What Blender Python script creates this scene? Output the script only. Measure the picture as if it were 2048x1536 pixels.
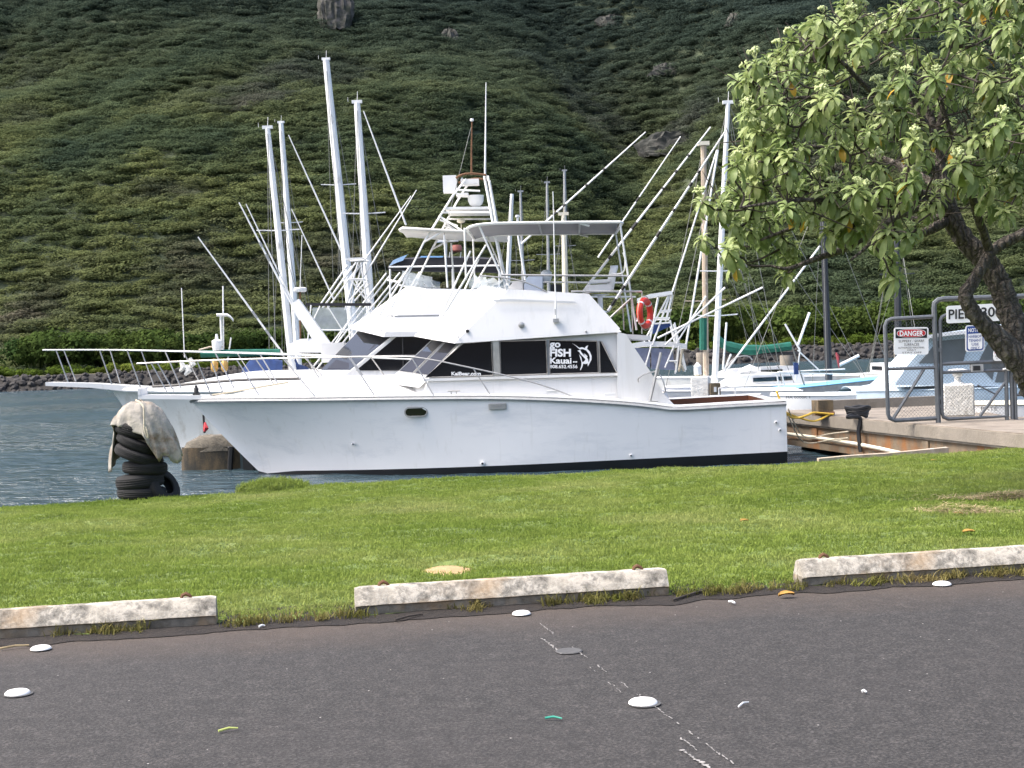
import bpy, bmesh, math, random
from mathutils import Vector, Matrix, noise
R = math.radians
V = Vector
random.seed(7)
for o in list(bpy.data.objects): bpy.data.objects.remove(o)
sc = bpy.context.scene
C = sc.collection

# ------------------------------------------------------------------ camera
EYE = V((0, 0, 1.5)); FPX = 2840.0
cd = bpy.data.cameras.new('camera'); cam = bpy.data.objects.new('camera', cd); C.objects.link(cam)
cd.sensor_width = 36.0; cd.lens = 36.0 * FPX / 2048; cd.clip_start = 0.05; cd.clip_end = 5000
CM = Matrix.Rotation(R(90 - 1.27), 4, 'X') @ Matrix.Rotation(R(-2.2), 4, 'Z')
cam.matrix_world = Matrix.Translation(EYE) @ CM
sc.camera = cam

# ------------------------------------------------------------------ sky and sun
SUN = V((-0.66, -0.07, 1.0)).normalized()
w = bpy.data.worlds.new('World'); sc.world = w; w.use_nodes = True
wn = w.node_tree.nodes; bg = wn['Background']
sky = wn.new('ShaderNodeTexSky'); sky.sky_type = 'NISHITA'; sky.sun_disc = False
sky.sun_elevation = math.asin(SUN.z); sky.sun_rotation = math.atan2(SUN.x, SUN.y)
sky.air_density = 0.8; sky.dust_density = 5.0; sky.ozone_density = 1.0
w.node_tree.links.new(sky.outputs[0], bg.inputs[0]); bg.inputs[1].default_value = 0.15
sl = bpy.data.lights.new('sun', 'SUN'); sl.energy = 1.5; sl.angle = R(16); sl.color = (1.0, 0.96, 0.90)
so = bpy.data.objects.new('sun', sl); C.objects.link(so); so.location = (-20, 10, 40)
so.rotation_euler = SUN.to_track_quat('Z', 'Y').to_euler()
sc.view_settings.view_transform = 'Standard'; sc.view_settings.look = 'None'
sc.view_settings.exposure = 1.56; sc.view_settings.gamma = 1.0; sc.view_settings.use_curve_mapping = False
sc.cycles.max_bounces = 4; sc.cycles.diffuse_bounces = 2; sc.cycles.glossy_bounces = 2; sc.cycles.transmission_bounces = 3; sc.cycles.transparent_max_bounces = 12; sc.cycles.caustics_reflective = False; sc.cycles.caustics_refractive = False

# ------------------------------------------------------------------ from the picture's pixels (2048 wide) to places
CR = CM.to_3x3()
def ray(px, py): return CR @ V(((px - 1024) / FPX, -(py - 768) / FPX, -1.0))
def at(px, py, Y):
    d = ray(px, py); return EYE + d * (Y / d.y)
def onz(px, py, z=0.0):
    d = ray(px, py); return EYE + d * ((z - EYE.z) / d.z)
class Frame:
    """a line through o along yaw; P() finds the point of a vertical plane t metres beyond that line"""
    def __init__(s, o, yaw=0.0):
        s.o = V(o); s.a = V((math.cos(yaw), math.sin(yaw), 0)); s.n = V((-math.sin(yaw), math.cos(yaw), 0))
    def P(s, px, py, t=0.0):
        d = ray(px, py); k = ((s.o + s.n * t - EYE).dot(s.n)) / d.dot(s.n); return EYE + d * k
    def L(s, x, t, z): return s.o + s.a * x + s.n * t + V((0, 0, z))
    def S(s, p): return (p - s.o).dot(s.a)
    def M(s, p): return p - s.n * (2 * (p - s.o).dot(s.n))
WATER = -0.8

# ------------------------------------------------------------------ mesh builder
class MB:
    def __init__(s): s.v = []; s.f = []
    def add(s, vs, fs):
        b = len(s.v); s.v += [V(p) for p in vs]; s.f += [tuple(i + b for i in f) for f in fs]; return s
    def poly(s, pts): return s.add(pts, [tuple(range(len(pts)))])
    def box(s, c, size, rz=0.0, M=None):
        x, y, z = (d / 2 for d in size); m = M or Matrix.Rotation(rz, 3, 'Z'); c = V(c)
        vs = [c + m @ V((i, j, k)) for i in (-x, x) for j in (-y, y) for k in (-z, z)]
        return s.add(vs, [(0, 1, 3, 2), (4, 6, 7, 5), (0, 4, 5, 1), (2, 3, 7, 6), (0, 2, 6, 4), (1, 5, 7, 3)])
    def prism(s, pts, off):
        n = len(pts); off = V(off); a = [V(p) for p in pts]
        return s.add(a + [p + off for p in a], [tuple(range(n)), tuple(range(2 * n - 1, n - 1, -1))] + [(i, (i + 1) % n, n + (i + 1) % n, n + i) for i in range(n)])
    def loft(s, rings, closed=True, caps=True):
        n = len(rings[0]); b = [p for r in rings for p in r]; fs = []
        for i in range(len(rings) - 1):
            for j in range(n if closed else n - 1):
                k = (j + 1) % n; fs.append((i * n + j, i * n + k, (i + 1) * n + k, (i + 1) * n + j))
        if caps: fs += [tuple(range(n - 1, -1, -1)), tuple(range((len(rings) - 1) * n, len(rings) * n))]
        return s.add(b, fs)
    def tube(s, pts, r, seg=6, closed=False):
        pts = [V(p) for p in pts]; n = len(pts)
        rs = r if isinstance(r, (list, tuple)) else [r] * n
        rings = []; u = None
        for i, p in enumerate(pts):
            if closed: d = pts[(i + 1) % n] - pts[i - 1]
            else: d = pts[min(i + 1, n - 1)] - pts[max(i - 1, 0)]
            d.normalize()
            if u is None:
                u = d.cross(V((0, 0, 1)) if abs(d.z) < .9 else V((1, 0, 0))).normalized()
            else:
                u = u - d * u.dot(d)
                u = u.normalized() if u.length > 1e-6 else d.orthogonal().normalized()
            q = d.cross(u)
            rings.append([p + (u * math.cos(2 * math.pi * k / seg) + q * math.sin(2 * math.pi * k / seg)) * rs[i] for k in range(seg)])
        if closed: rings.append(rings[0]); return s.loft(rings, True, False)
        return s.loft(rings, True, True)
    def rod(s, a, b, r, seg=6): return s.tube([a, b], r, seg)
    def lathe(s, c, prof, seg=20, M=None):
        c = V(c); m = M or Matrix.Identity(3)
        return s.loft([[c + m @ V((rr * math.cos(2 * math.pi * k / seg), rr * math.sin(2 * math.pi * k / seg), z)) for k in range(seg)] for rr, z in prof])
    def ball(s, c, r, seg=8, sq=1.0):
        return s.lathe(c, [(max(r * math.sin(math.pi * i / 5), r * .02), -r * sq * math.cos(math.pi * i / 5)) for i in range(6)], seg)
    def build(s, name, mat, parent=None, sharp=38, local=False):
        me = bpy.data.meshes.new(name); base = V((0, 0, 0))
        q = parent
        while q is not None: base = base + q.location; q = q.parent
        me.from_pydata([tuple(p - base) for p in s.v] if not local else [tuple(p) for p in s.v], [], s.f)
        me.materials.append(mat); me.validate()
        bm = bmesh.new(); bm.from_mesh(me); bmesh.ops.recalc_face_normals(bm, faces=bm.faces); bm.to_mesh(me); bm.free()
        me.shade_smooth(); me.set_sharp_from_angle(angle=R(sharp))
        o = bpy.data.objects.new(name, me); C.objects.link(o); o.parent = parent
        return o
def smooth(pts, n=4):
    pts = [V(p) for p in pts]; out = []
    for i in range(len(pts) - 1):
        p0, p1, p2, p3 = pts[max(i - 1, 0)], pts[i], pts[i + 1], pts[min(i + 2, len(pts) - 1)]
        for k in range(n):
            t = k / n
            out.append(.5 * ((2 * p1) + (p2 - p0) * t + (2 * p0 - 5 * p1 + 4 * p2 - p3) * t * t + (3 * p1 - p0 - 3 * p2 + p3) * t ** 3))
    return out + [pts[-1]]
def tag(o, label=None, cat=None, group=None, kind=None):
    if label: o['label'] = label
    if cat: o['category'] = cat
    if group: o['group'] = group
    if kind: o['kind'] = kind
    return o
def thing(name, loc, label, cat, group=None):
    o = bpy.data.objects.new(name, None); C.objects.link(o); o.location = loc; o.empty_display_size = .2
    return tag(o, label, cat, group)
def rods(name, mat, parent, pairs, r, seg=6):
    for a, b in pairs: MB().rod(a, b, r, seg).build(name, mat, parent)

# ------------------------------------------------------------------ materials
def nodes_of(name):
    m = bpy.data.materials.new(name); m.use_nodes = True; nt = m.node_tree
    return m, nt, nt.nodes['Principled BSDF'], nt.nodes['Material Output']
def noise_tex(nt, scale, detail=4, rough=.6, coord='Object', vec=None, stretch=None):
    t = nt.nodes.new('ShaderNodeTexNoise'); t.inputs['Scale'].default_value = scale; t.inputs['Detail'].default_value = detail; t.inputs['Roughness'].default_value = rough
    if vec is None:
        c = nt.nodes.new('ShaderNodeTexCoord'); vec = c.outputs[coord]
    if stretch:
        mp = nt.nodes.new('ShaderNodeMapping'); mp.inputs['Scale'].default_value = stretch; nt.links.new(vec, mp.inputs[0]); vec = mp.outputs[0]
    nt.links.new(vec, t.inputs['Vector']); return t
def ramp(nt, src, stops):
    r = nt.nodes.new('ShaderNodeValToRGB'); e = r.color_ramp.elements
    while len(e) > 1: e.remove(e[0])
    e[0].position = stops[0][0]; e[0].color = (*stops[0][1], 1)
    for p, c in stops[1:]:
        k = e.new(p); k.color = (*c, 1)
    nt.links.new(src, r.inputs[0]); return r
def mix(nt, fac, a, b, mode='MIX'):
    m = nt.nodes.new('ShaderNodeMix'); m.data_type = 'RGBA'; m.blend_type = mode
    for s, v in (('Factor', fac), ('A', a), ('B', b)):
        i = [k for k in m.inputs if k.name == s and (k.type == 'RGBA' if s != 'Factor' else k.type == 'VALUE')][0]
        if isinstance(v, (int, float)): i.default_value = v
        elif isinstance(v, tuple): i.default_value = (*v, 1)
        else: nt.links.new(v, i)
    return [o for o in m.outputs if o.type == 'RGBA'][0]
def bump(nt, b, h, s=.3, d=.02):
    n = nt.nodes.new('ShaderNodeBump'); n.inputs['Strength'].default_value = s; n.inputs['Distance'].default_value = d
    nt.links.new(h, n.inputs['Height']); nt.links.new(n.outputs[0], b.inputs['Normal'])
def pm(name, col, rough=.5, metal=0.0, var=.15, scale=4.0, bmp=0.0, bscale=30.0, dirt=None, dscale=1.5, damt=.62, spec=.5, stretch=None, dstretch=None, alpha=1.0, trans=0.0, streak=None):
    m, nt, b, out = nodes_of(name)
    b.inputs['Roughness'].default_value = rough; b.inputs['Metallic'].default_value = metal; b.inputs['Specular IOR Level'].default_value = spec
    n = noise_tex(nt, scale, 5, .62, stretch=stretch)
    c = ramp(nt, n.outputs[0], [(.3, tuple(x * (1 - var) for x in col)), (.7, tuple(min(1, x * (1 + var * .6)) for x in col))]).outputs[0]
    if dirt:
        d = noise_tex(nt, dscale, 6, .7, stretch=dstretch)
        f = ramp(nt, d.outputs[0], [(damt - .08, (0, 0, 0)), (damt + .1, (1, 1, 1))])
        c = mix(nt, f.outputs[0], c, dirt)
    if streak:
        d2 = noise_tex(nt, 1.0, 5, .6, stretch=(7, 7, .35)); f2 = ramp(nt, d2.outputs[0], [(.58, (0, 0, 0)), (.8, (.55, .55, .55))]); c = mix(nt, f2.outputs[0], c, streak)
    nt.links.new(c, b.inputs['Base Color'])
    if bmp:
        h = noise_tex(nt, bscale, 5, .65, stretch=stretch); bump(nt, b, h.outputs[0], bmp, .03)
    if alpha < 1: b.inputs['Alpha'].default_value = alpha
    if trans: b.inputs['Transmission Weight'].default_value = trans
    return m
GEL = pm('white_gelcoat', (.665, .665, .655), .28, var=.03, scale=1.2, dirt=(.56, .565, .56), dscale=1.6, damt=.64, dstretch=(1, 1, .5), streak=(.50, .49, .45))
HULLW = pm('white_hull_paint', (.84, .825, .80), .30, var=.04, scale=.9, dirt=(.68, .68, .675), dscale=1.1, damt=.6, dstretch=(.35, 1, 1.4), streak=(.60, .58, .52))
GELOLD = pm('aged_white_gelcoat', (.70, .70, .66), .42, var=.08, scale=1.5, dirt=(.45, .42, .35), dscale=1.4, damt=.62, dstretch=(1, 1, .4))
BLACKP = pm('black_bottom_paint', (.008, .009, .011), .45, var=.4, scale=2)
GLASS = pm('dark_tinted_glass', (.006, .007, .010), .06, var=.2, scale=.6, spec=.55)
SCREEN = pm('slate_window_cover', (.030, .034, .048), .75, var=.12, scale=3, spec=.12)
CLEAR = pm('crumpled_clear_vinyl', (.62, .68, .72), .22, var=.2, scale=5, alpha=.45)
ALU = pm('polished_rail_metal', (.42, .41, .39), .35, .6, var=.18, scale=6)
PIPE = pm('white_painted_pipe', (.74, .74, .71), .38, var=.1, scale=6, dirt=(.42, .33, .2), dscale=5, damt=.7)
WHITE = pm('white_paint', (.76, .76, .74), .4, var=.05, scale=5)
CREAM = pm('cream_paint', (.68, .63, .50), .5, var=.1, scale=5)
GREYR = pm('grey_rub_rail', (.30, .31, .31), .5, var=.2, scale=8)
GALV = pm('galvanised_grey_pipe', (.12, .13, .14), .5, .35, var=.2, scale=12)
BLACK = pm('black_rubber_trim', (.012, .012, .013), .55, var=.3, scale=8)
CANVB = pm('black_canvas', (.018, .018, .022), .8, var=.3, scale=6, bmp=.3, bscale=8)
CANVBLUE = pm('navy_canvas', (.02, .05, .16), .85, var=.3, scale=5, bmp=.4, bscale=6)
TARPBLUE = pm('blue_tarp', (.05, .14, .27), .5, var=.2, scale=5, bmp=.3, bscale=6)
SKYBLUE = pm('sky_blue_paint', (.22, .52, .74), .45, var=.12, scale=3)
PALEBLUE = pm('pale_blue_boat_cover', (.58, .68, .74), .6, var=.1, scale=2.5, bmp=.5, bscale=3)
GREENC = pm('green_sail_canvas', (.008, .11, .075), .85, var=.3, scale=4, bmp=.4, bscale=6)
BROWNC = pm('brown_sail_canvas', (.26, .13, .05), .85, var=.3, scale=6, bmp=.3)
DGREEN = pm('dark_green_paint', (.012, .07, .05), .45, var=.2)
REDP = pm('red_orange_plastic', (.62, .035, .015), .45, var=.15, scale=5)
WOODM = pm('bare_wood_mast', (.42, .34, .25), .7, var=.25, scale=6, stretch=(1, 1, .15), dirt=(.6, .56, .5), dscale=4)
TEAK = pm('varnished_teak', (.13, .045, .02), .4, var=.3, scale=6, stretch=(.2, 1, 1))
WIRE = pm('stay_wire', (.16, .165, .15), .5, .3, var=.2)
ROPE = pm('tan_rope', (.45, .40, .30), .9, var=.25, scale=30)
YROPE = pm('yellow_rope', (.62, .40, .05), .8, var=.2, scale=30)
MASTW = pm('chalky_mast_paint', (.74, .74, .72), .45, var=.08, scale=3, dirt=(.22, .21, .20), dscale=3.5, damt=.66, stretch=(1, 1, .3), dstretch=(1, 1, .35))
RUST = pm('rusty_iron', (.15, .075, .035), .85, var=.4, scale=12)
CONC = pm('weathered_concrete', (.215, .19, .155), .9, var=.18, scale=2.5, bmp=.35, bscale=25, dirt=(.15, .13, .10), dscale=2.0, damt=.6)
CONCW = pm('white_rough_concrete', (.72, .71, .67), .9, var=.14, scale=7, bmp=.8, bscale=14, dirt=(.36, .33, .28), dscale=3, damt=.63)
RUSTC = pm('rust_stained_beam', (.16, .125, .085), .9, var=.35, scale=3, bmp=.3, dirt=(.22, .095, .03), dscale=2.2, damt=.54, dstretch=(1, 1, .5))
TANC = pm('tan_stained_concrete', (.20, .145, .08), .9, var=.3, scale=2.5, bmp=.4, dirt=(.05, .045, .035), dscale=1.6, damt=.58, dstretch=(1, 1, .4))
TYRE = pm('old_tyre_rubber', (.0075, .0075, .008), .85, var=.35, scale=9, bmp=.3, bscale=40)
CLOTH = pm('soiled_canvas_cloth', (.34, .315, .275), .9, var=.2, scale=3, bmp=.8, bscale=9, dirt=(.15, .095, .05), dscale=2.4, damt=.58)
SIGNW = pm('white_sign_face', (.80, .81, .80), .4, var=.03)
SIGNB = pm('blue_sign_ink', (.02, .06, .25), .5, var=.05)
SIGNR = pm('red_sign_ink', (.50, .02, .03), .5, var=.05)
INK = pm('black_sign_ink', (.012, .012, .014), .5, var=.05)
DECAL = pm('white_vinyl_decal', (.80, .80, .80), .45, var=.02)
OCHRE = pm('ochre_float_plastic', (.60, .36, .10), .5, var=.2)
SOIL = pm('dark_soil', (.017, .0125, .0095), .95, var=.4, scale=9, bmp=.8, bscale=40)
SAND = pm('orange_sandy_earth', (.40, .27, .13), .95, var=.25, scale=14, bmp=.5, bscale=60)
STRAW = pm('dry_straw', (.36, .28, .15), .9, var=.3, scale=20)
YLEAF = pm('yellow_fallen_leaf', (.36, .20, .04), .7, var=.25, scale=20)
# ------------------------------------------------------------------ ground: asphalt, soil strip, lawn, seawall, water
STOP_SL = 0.15
def stop_y(x): return 8.34 + STOP_SL * x           # front line of the wheel stops
EDGE = [(-70, 6.0), (-30, 12.6), (-14, 16.5), (-6.6, 18.1), (-4.0, 19.0), (-1.6, 19.9), (1.2, 20.1), (3.9, 20.25), (7.6, 21.4), (14, 23.2), (30, 27), (70, 34)]
def edge_y(x):
    for (a, b), (c, d) in zip(EDGE, EDGE[1:]):
        if x <= c: return b + (d - b) * (x - a) / (c - a)
    return EDGE[-1][1]
def lawn_z(x, y):
    f, e = stop_y(x), edge_y(x); v = max(0, min(1, (y - f) / (e - f)))
    z = .012 - .262 * v ** 1.15
    k = min(1, max(0, (y - f - .25) / 1.2)) * (1 if v < .97 else .4)
    z += k * (.06 * noise.noise(V((x * .7, y * 1.6, 3))) + .055 * noise.noise(V((x * 1.7, y * 4.2, 9))))
    return z

# asphalt: fine aggregate, brown dust along the lawn, pale specks
m, nt, b, out = nodes_of('asphalt')
tc = nt.nodes.new('ShaderNodeTexCoord'); P_ = tc.outputs['Object']
big = noise_tex(nt, .35, 4, .6, vec=P_); agg = noise_tex(nt, 75, 3, .75, vec=P_)
vor = nt.nodes.new('ShaderNodeTexVoronoi'); vor.inputs['Scale'].default_value = 95; nt.links.new(P_, vor.inputs['Vector'])
c1 = ramp(nt, agg.outputs[0], [(.38, (.0048, .0045, .0042)), (.5, (.0205, .0192, .0181)), (.62, (.068, .063, .059))]).outputs[0]
c2 = mix(nt, .45, c1, ramp(nt, vor.outputs['Color'], [(.15, (.0062, .0059, .0056)), (.55, (.0230, .0216, .0205)), (.95, (.090, .085, .080))]).outputs[0])
c3 = mix(nt, ramp(nt, big.outputs[0], [(.35, (0, 0, 0)), (.7, (1, 1, 1))]).outputs[0], c2, mix(nt, .35, c2, (.034, .030, .029)))
blot = noise_tex(nt, 9, 6, .75, vec=P_); c3 = mix(nt, 1.0, c3, ramp(nt, blot.outputs[0], [(.32, (.62, .62, .62)), (.5, (1, 1, 1)), (.68, (1.45, 1.42, 1.4))]).outputs[0], 'MULTIPLY')
stn = noise_tex(nt, .9, 5, .7, vec=P_); c3 = mix(nt, ramp(nt, stn.outputs[0], [(.58, (0, 0, 0)), (.72, (.55, .55, .55))]).outputs[0], c3, (.012, .0115, .0115))
sep = nt.nodes.new('ShaderNodeSeparateXYZ'); nt.links.new(P_, sep.inputs[0])
ma = nt.nodes.new('ShaderNodeMath'); ma.operation = 'MULTIPLY_ADD'; ma.inputs[1].default_value = -STOP_SL; nt.links.new(sep.outputs[0], ma.inputs[0]); nt.links.new(sep.outputs[1], ma.inputs[2])
wob = noise_tex(nt, 1.3, 4, .6, vec=P_)
mb = nt.nodes.new('ShaderNodeMath'); mb.operation = 'MULTIPLY_ADD'; mb.inputs[1].default_value = .9; nt.links.new(wob.outputs[0], mb.inputs[0]); nt.links.new(ma.outputs[0], mb.inputs[2])
dust = ramp(nt, mb.outputs[0], [(0, (0, 0, 0)), (1, (1, 1, 1))])
mr = nt.nodes.new('ShaderNodeMapRange'); mr.inputs[1].default_value = 7.85; mr.inputs[2].default_value = 8.6; mr.inputs[3].default_value = 0; mr.inputs[4].default_value = .75
nt.links.new(mb.outputs[0], mr.inputs[0])
dustc = mix(nt, .72, c3, (.075, .054, .039))
c4 = mix(nt, mr.outputs[0], c3, dustc)
spk = nt.nodes.new('ShaderNodeTexVoronoi'); spk.inputs['Scale'].default_value = 7; nt.links.new(P_, spk.inputs['Vector'])
sf = ramp(nt, spk.outputs['Distance'], [(.022, (1, 1, 1)), (.034, (0, 0, 0))])
nt.links.new(mix(nt, sf.outputs[0], c4, (.42, .40, .37)), b.inputs['Base Color']); b.inputs['Roughness'].default_value = .88
bump(nt, b, agg.outputs[0], .7, .012)
ASPH = m
me = bpy.data.meshes.new('asphalt')
mbd = MB(); xs = [-70 + 1.0 * i for i in range(141)]
rows = [[V((x, yy if yy < 0 else 0, 0)) if yy <= 0 else V((x, stop_y(x) + .55, 0)) for x in xs] for yy in (-60, -20, 0, 1)]
mbd.loft(rows, False, False); tag(mbd.build('asphalt_road', ASPH), kind='structure')

# soil strip with a ragged front edge
sb = MB(); top = []; bot = []
x = -14.0
while x < 14:
    n1 = .07 * noise.noise(V((x * 1.7, 1, 0))) + .05 * noise.noise(V((x * 5.1, 4, 0))) + .012 * noise.noise(V((x * 23, 4, 0)))
    bot.append(V((x, stop_y(x) - .20 + n1 * 1.7, .004))); top.append(V((x, stop_y(x) + .5, .006))); x += .04
mid = [p.lerp(q, .25) + V((0, 0, .008 + .006 * noise.noise(p * 9))) for p, q in zip(bot, top)]
sb.loft([bot, mid, top], False, False)
soil = sb.build('soil_strip', SOIL); tag(soil, kind='structure')

# lawn sheet
m, nt, b, out = nodes_of('lawn_turf')
n1 = noise_tex(nt, 1.1, 5, .65, stretch=(1, 2.2, 1)); n2 = noise_tex(nt, 26, 4, .7)
c = ramp(nt, n1.outputs[0], [(.3, (.10, .15, .03)), (.55, (.15, .20, .045)), (.75, (.21, .235, .075))]).outputs[0]
c = mix(nt, ramp(nt, n2.outputs[0], [(.35, (1, 1, 1)), (.6, (0, 0, 0))]).outputs[0], c, (.07, .11, .02))
nt.links.new(c, b.inputs['Base Color']); b.inputs['Roughness'].default_value = .95; bump(nt, b, n2.outputs[0], .8, .03)
LAWN = m
def strip_grid(x0, x1, nx, nv, yf, ye, zf, dens=None):
    vs = []; fs = []; dv = []
    for i in range(nx + 1):
        x = x0 + (x1 - x0) * i / nx
        for j in range(nv + 1):
            t = j / nv; y = yf(x) + (ye(x) - yf(x)) * t
            vs.append((x, y, zf(x, y))); dv.append(dens(x, y) if dens else 1)
    for i in range(nx):
        for j in range(nv):
            a = i * (nv + 1) + j; fs.append((a, a + nv + 1, a + nv + 2, a + 1))
    me = bpy.data.meshes.new('g'); me.from_pydata(vs, [], fs)
    at_ = me.attributes.new('dens', 'FLOAT', 'POINT'); at_.data.foreach_set('value', dv)
    me.shade_smooth(); return me
STOPS = [(-3.57, -1.74), (-.955, .895), (1.72, 3.57)]
def front_y(x):
    return stop_y(x) + .02 + .09 * noise.noise(V((x * 1.9, 7, 0))) + .05 * noise.noise(V((x * 6.3, 2, 0)))
DEAD = [onz(1960, 1006, -.12), onz(1935, 1040, -.1), onz(2030, 1003, -.12)]
SANDP = onz(893, 1141, -.02)
def dens(x, y):
    d = 1.0
    if abs(x) > 15: return 0.0
    for a, c_ in STOPS:
        if a - .03 < x < c_ + .03 and y < stop_y(x) + .24: return 0.0
    f = y - front_y(x)
    d *= min(1, max(.15, f / .25))
    if ((x - SANDP.x) / .19) ** 2 + ((y - SANDP.y) / .30) ** 2 < 1 + .9 * noise.noise(V((x * 9, y * 5, 0))): d *= .06
    return d
lme = strip_grid(-15, 15, 300, 140, front_y, edge_y, lawn_z, dens); lme.name = 'lawn'; lme.materials.append(LAWN)
lawn = bpy.data.objects.new('lawn', lme); C.objects.link(lawn); tag(lawn, kind='structure')
for sx in (-1, 1):
    me2 = strip_grid(15 * sx, 70 * sx, 60, 20, lambda x: stop_y(x) if abs(x) < 60 else stop_y(x), lambda x: max(edge_y(x), stop_y(x) + 1), lambda x, y: lawn_z(x, y) - .004); me2.materials.append(LAWN)
    o = bpy.data.objects.new('lawn', me2); C.objects.link(o); tag(o, kind='structure')
# seawall under the lawn's edge
swb = MB(); rt = []; 
for i in range(141):
    x = -70 + i; e = max(edge_y(x), stop_y(x) + 1); z = -.26
    rt.append([V((x, e + .012, z)), V((x, e + .25, z - .05)), V((x, e + .35, z - .35)), V((x, e + .45, -2.2)), V((x, e - 1, -2.2))])
swb.loft(rt, False, False); tag(swb.build('seawall', CONC), kind='structure')

# water
m, nt, b, out = nodes_of('harbour_water')
b.inputs['Base Color'].default_value = (.036, .064, .078, 1); b.inputs['Roughness'].default_value = .12; b.inputs['IOR'].default_value = 1.333
w1 = noise_tex(nt, .55, 3, .6, stretch=(.55, 1.5, 1)); w2 = noise_tex(nt, 2.4, 4, .6, stretch=(.6, 1.5, 1)); w3 = noise_tex(nt, .05, 3, .6, stretch=(.4, 1.6, 1))
a1 = nt.nodes.new('ShaderNodeMath'); a1.operation = 'MULTIPLY_ADD'; a1.inputs[1].default_value = .75; nt.links.new(w2.outputs[0], a1.inputs[0]); nt.links.new(w1.outputs[0], a1.inputs[2])
mrw = nt.nodes.new('ShaderNodeMapRange'); mrw.inputs[1].default_value = .3; mrw.inputs[2].default_value = .7; mrw.inputs[3].default_value = .35; mrw.inputs[4].default_value = 1.0; nt.links.new(w3.outputs[0], mrw.inputs[0])
nb = nt.nodes.new('ShaderNodeBump'); nb.inputs['Distance'].default_value = .9
nt.links.new(a1.outputs[0], nb.inputs['Height']); nt.links.new(mrw.outputs[0], nb.inputs['Strength']); nt.links.new(nb.outputs[0], b.inputs['Normal'])
WAT = m
wme = bpy.data.meshes.new('water'); vs = []; fs = []
ys = [14 + (175 - 14) * (j / 330) ** 1.35 for j in range(331)]; NX = 240
for y in ys:
    hw = .55 * y + 6
    for i in range(NX + 1):
        x = -hw + 2 * hw * i / NX
        h = .045 * noise.noise(V((x * .55, y * 1.2, .3))) + .03 * noise.noise(V((x * 1.6, y * 3.0, 5)))
        h *= .5 + .9 * max(0, .5 + noise.noise(V((x * .05, y * .10, 2))))
        vs.append((x, y, WATER + h))
for j in range(330):
    for i in range(NX):
        a = j * (NX + 1) + i; fs.append((a, a + 1, a + NX + 2, a + NX + 1))
wme.from_pydata(vs, [], fs); wme.shade_smooth(); wme.materials.append(WAT)
wo = bpy.data.objects.new('water', wme); C.objects.link(wo); tag(wo, kind='structure')
sea = MB(); sea.poly([V((-700, -200, WATER - .14)), V((700, -200, WATER - .14)), V((700, 700, WATER - .14)), V((-700, 700, WATER - .14))])
tag(sea.build('water', WAT), kind='structure')

# ------------------------------------------------------------------ scattering helper
def scatter(name, mesh_src, protos, density, smin, smax, tilt=.12, seed=0, align=False, flat=1.0):
    col = bpy.data.collections.new(name + '_kinds')
    for p in protos:
        for c_ in list(p.users_collection): c_.objects.unlink(p)
        col.objects.link(p)
    ng = bpy.data.node_groups.new(name, 'GeometryNodeTree')
    ng.interface.new_socket('Geometry', in_out='INPUT', socket_type='NodeSocketGeometry'); ng.interface.new_socket('Geometry', in_out='OUTPUT', socket_type='NodeSocketGeometry')
    N = ng.nodes; K = ng.links
    gi = N.new('NodeGroupInput'); go = N.new('NodeGroupOutput'); dp = N.new('GeometryNodeDistributePointsOnFaces'); dp.distribute_method = 'RANDOM'
    na = N.new('GeometryNodeInputNamedAttribute'); na.data_type = 'FLOAT'; na.inputs['Name'].default_value = 'dens'
    mm = N.new('ShaderNodeMath'); mm.operation = 'MULTIPLY'; mm.inputs[1].default_value = density; K.new(na.outputs['Attribute'], mm.inputs[0]); K.new(mm.outputs[0], dp.inputs['Density'])
    dp.inputs['Seed'].default_value = seed
    ci = N.new('GeometryNodeCollectionInfo'); ci.inputs['Collection'].default_value = col; ci.inputs['Separate Children'].default_value = True; ci.inputs['Reset Children'].default_value = True
    ip = N.new('GeometryNodeInstanceOnPoints'); ip.inputs['Pick Instance'].default_value = True
    rv = N.new('FunctionNodeRandomValue'); rv.data_type = 'FLOAT_VECTOR'; rv.inputs['Min'].default_value = (-tilt, -tilt, 0); rv.inputs['Max'].default_value = (tilt, tilt, 6.283)
    rs = N.new('FunctionNodeRandomValue'); rs.data_type = 'FLOAT'
    [i for i in rs.inputs if i.name == 'Min' and i.type == 'VALUE'][0].default_value = smin; [i for i in rs.inputs if i.name == 'Max' and i.type == 'VALUE'][0].default_value = smax
    rs.inputs['Seed'].default_value = 5
    K.new(gi.outputs[0], dp.inputs['Mesh']); K.new(dp.outputs['Points'], ip.inputs['Points']); K.new(ci.outputs[0], ip.inputs['Instance'])
    K.new(rv.outputs['Value'], ip.inputs['Rotation'])
    cb = N.new('ShaderNodeCombineXYZ'); sv = [o for o in rs.outputs if o.type == 'VALUE'][0]
    mz = N.new('ShaderNodeMath'); mz.operation = 'MULTIPLY'; mz.inputs[1].default_value = flat; K.new(sv, mz.inputs[0])
    K.new(sv, cb.inputs[0]); K.new(sv, cb.inputs[1]); K.new(mz.outputs[0], cb.inputs[2]); K.new(cb.outputs[0], ip.inputs['Scale'])
    K.new(ip.outputs[0], go.inputs[0])
    o = bpy.data.objects.new(name, mesh_src); C.objects.link(o)
    md = o.modifiers.new('scatter', 'NODES'); md.node_group = ng
    return o
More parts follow.
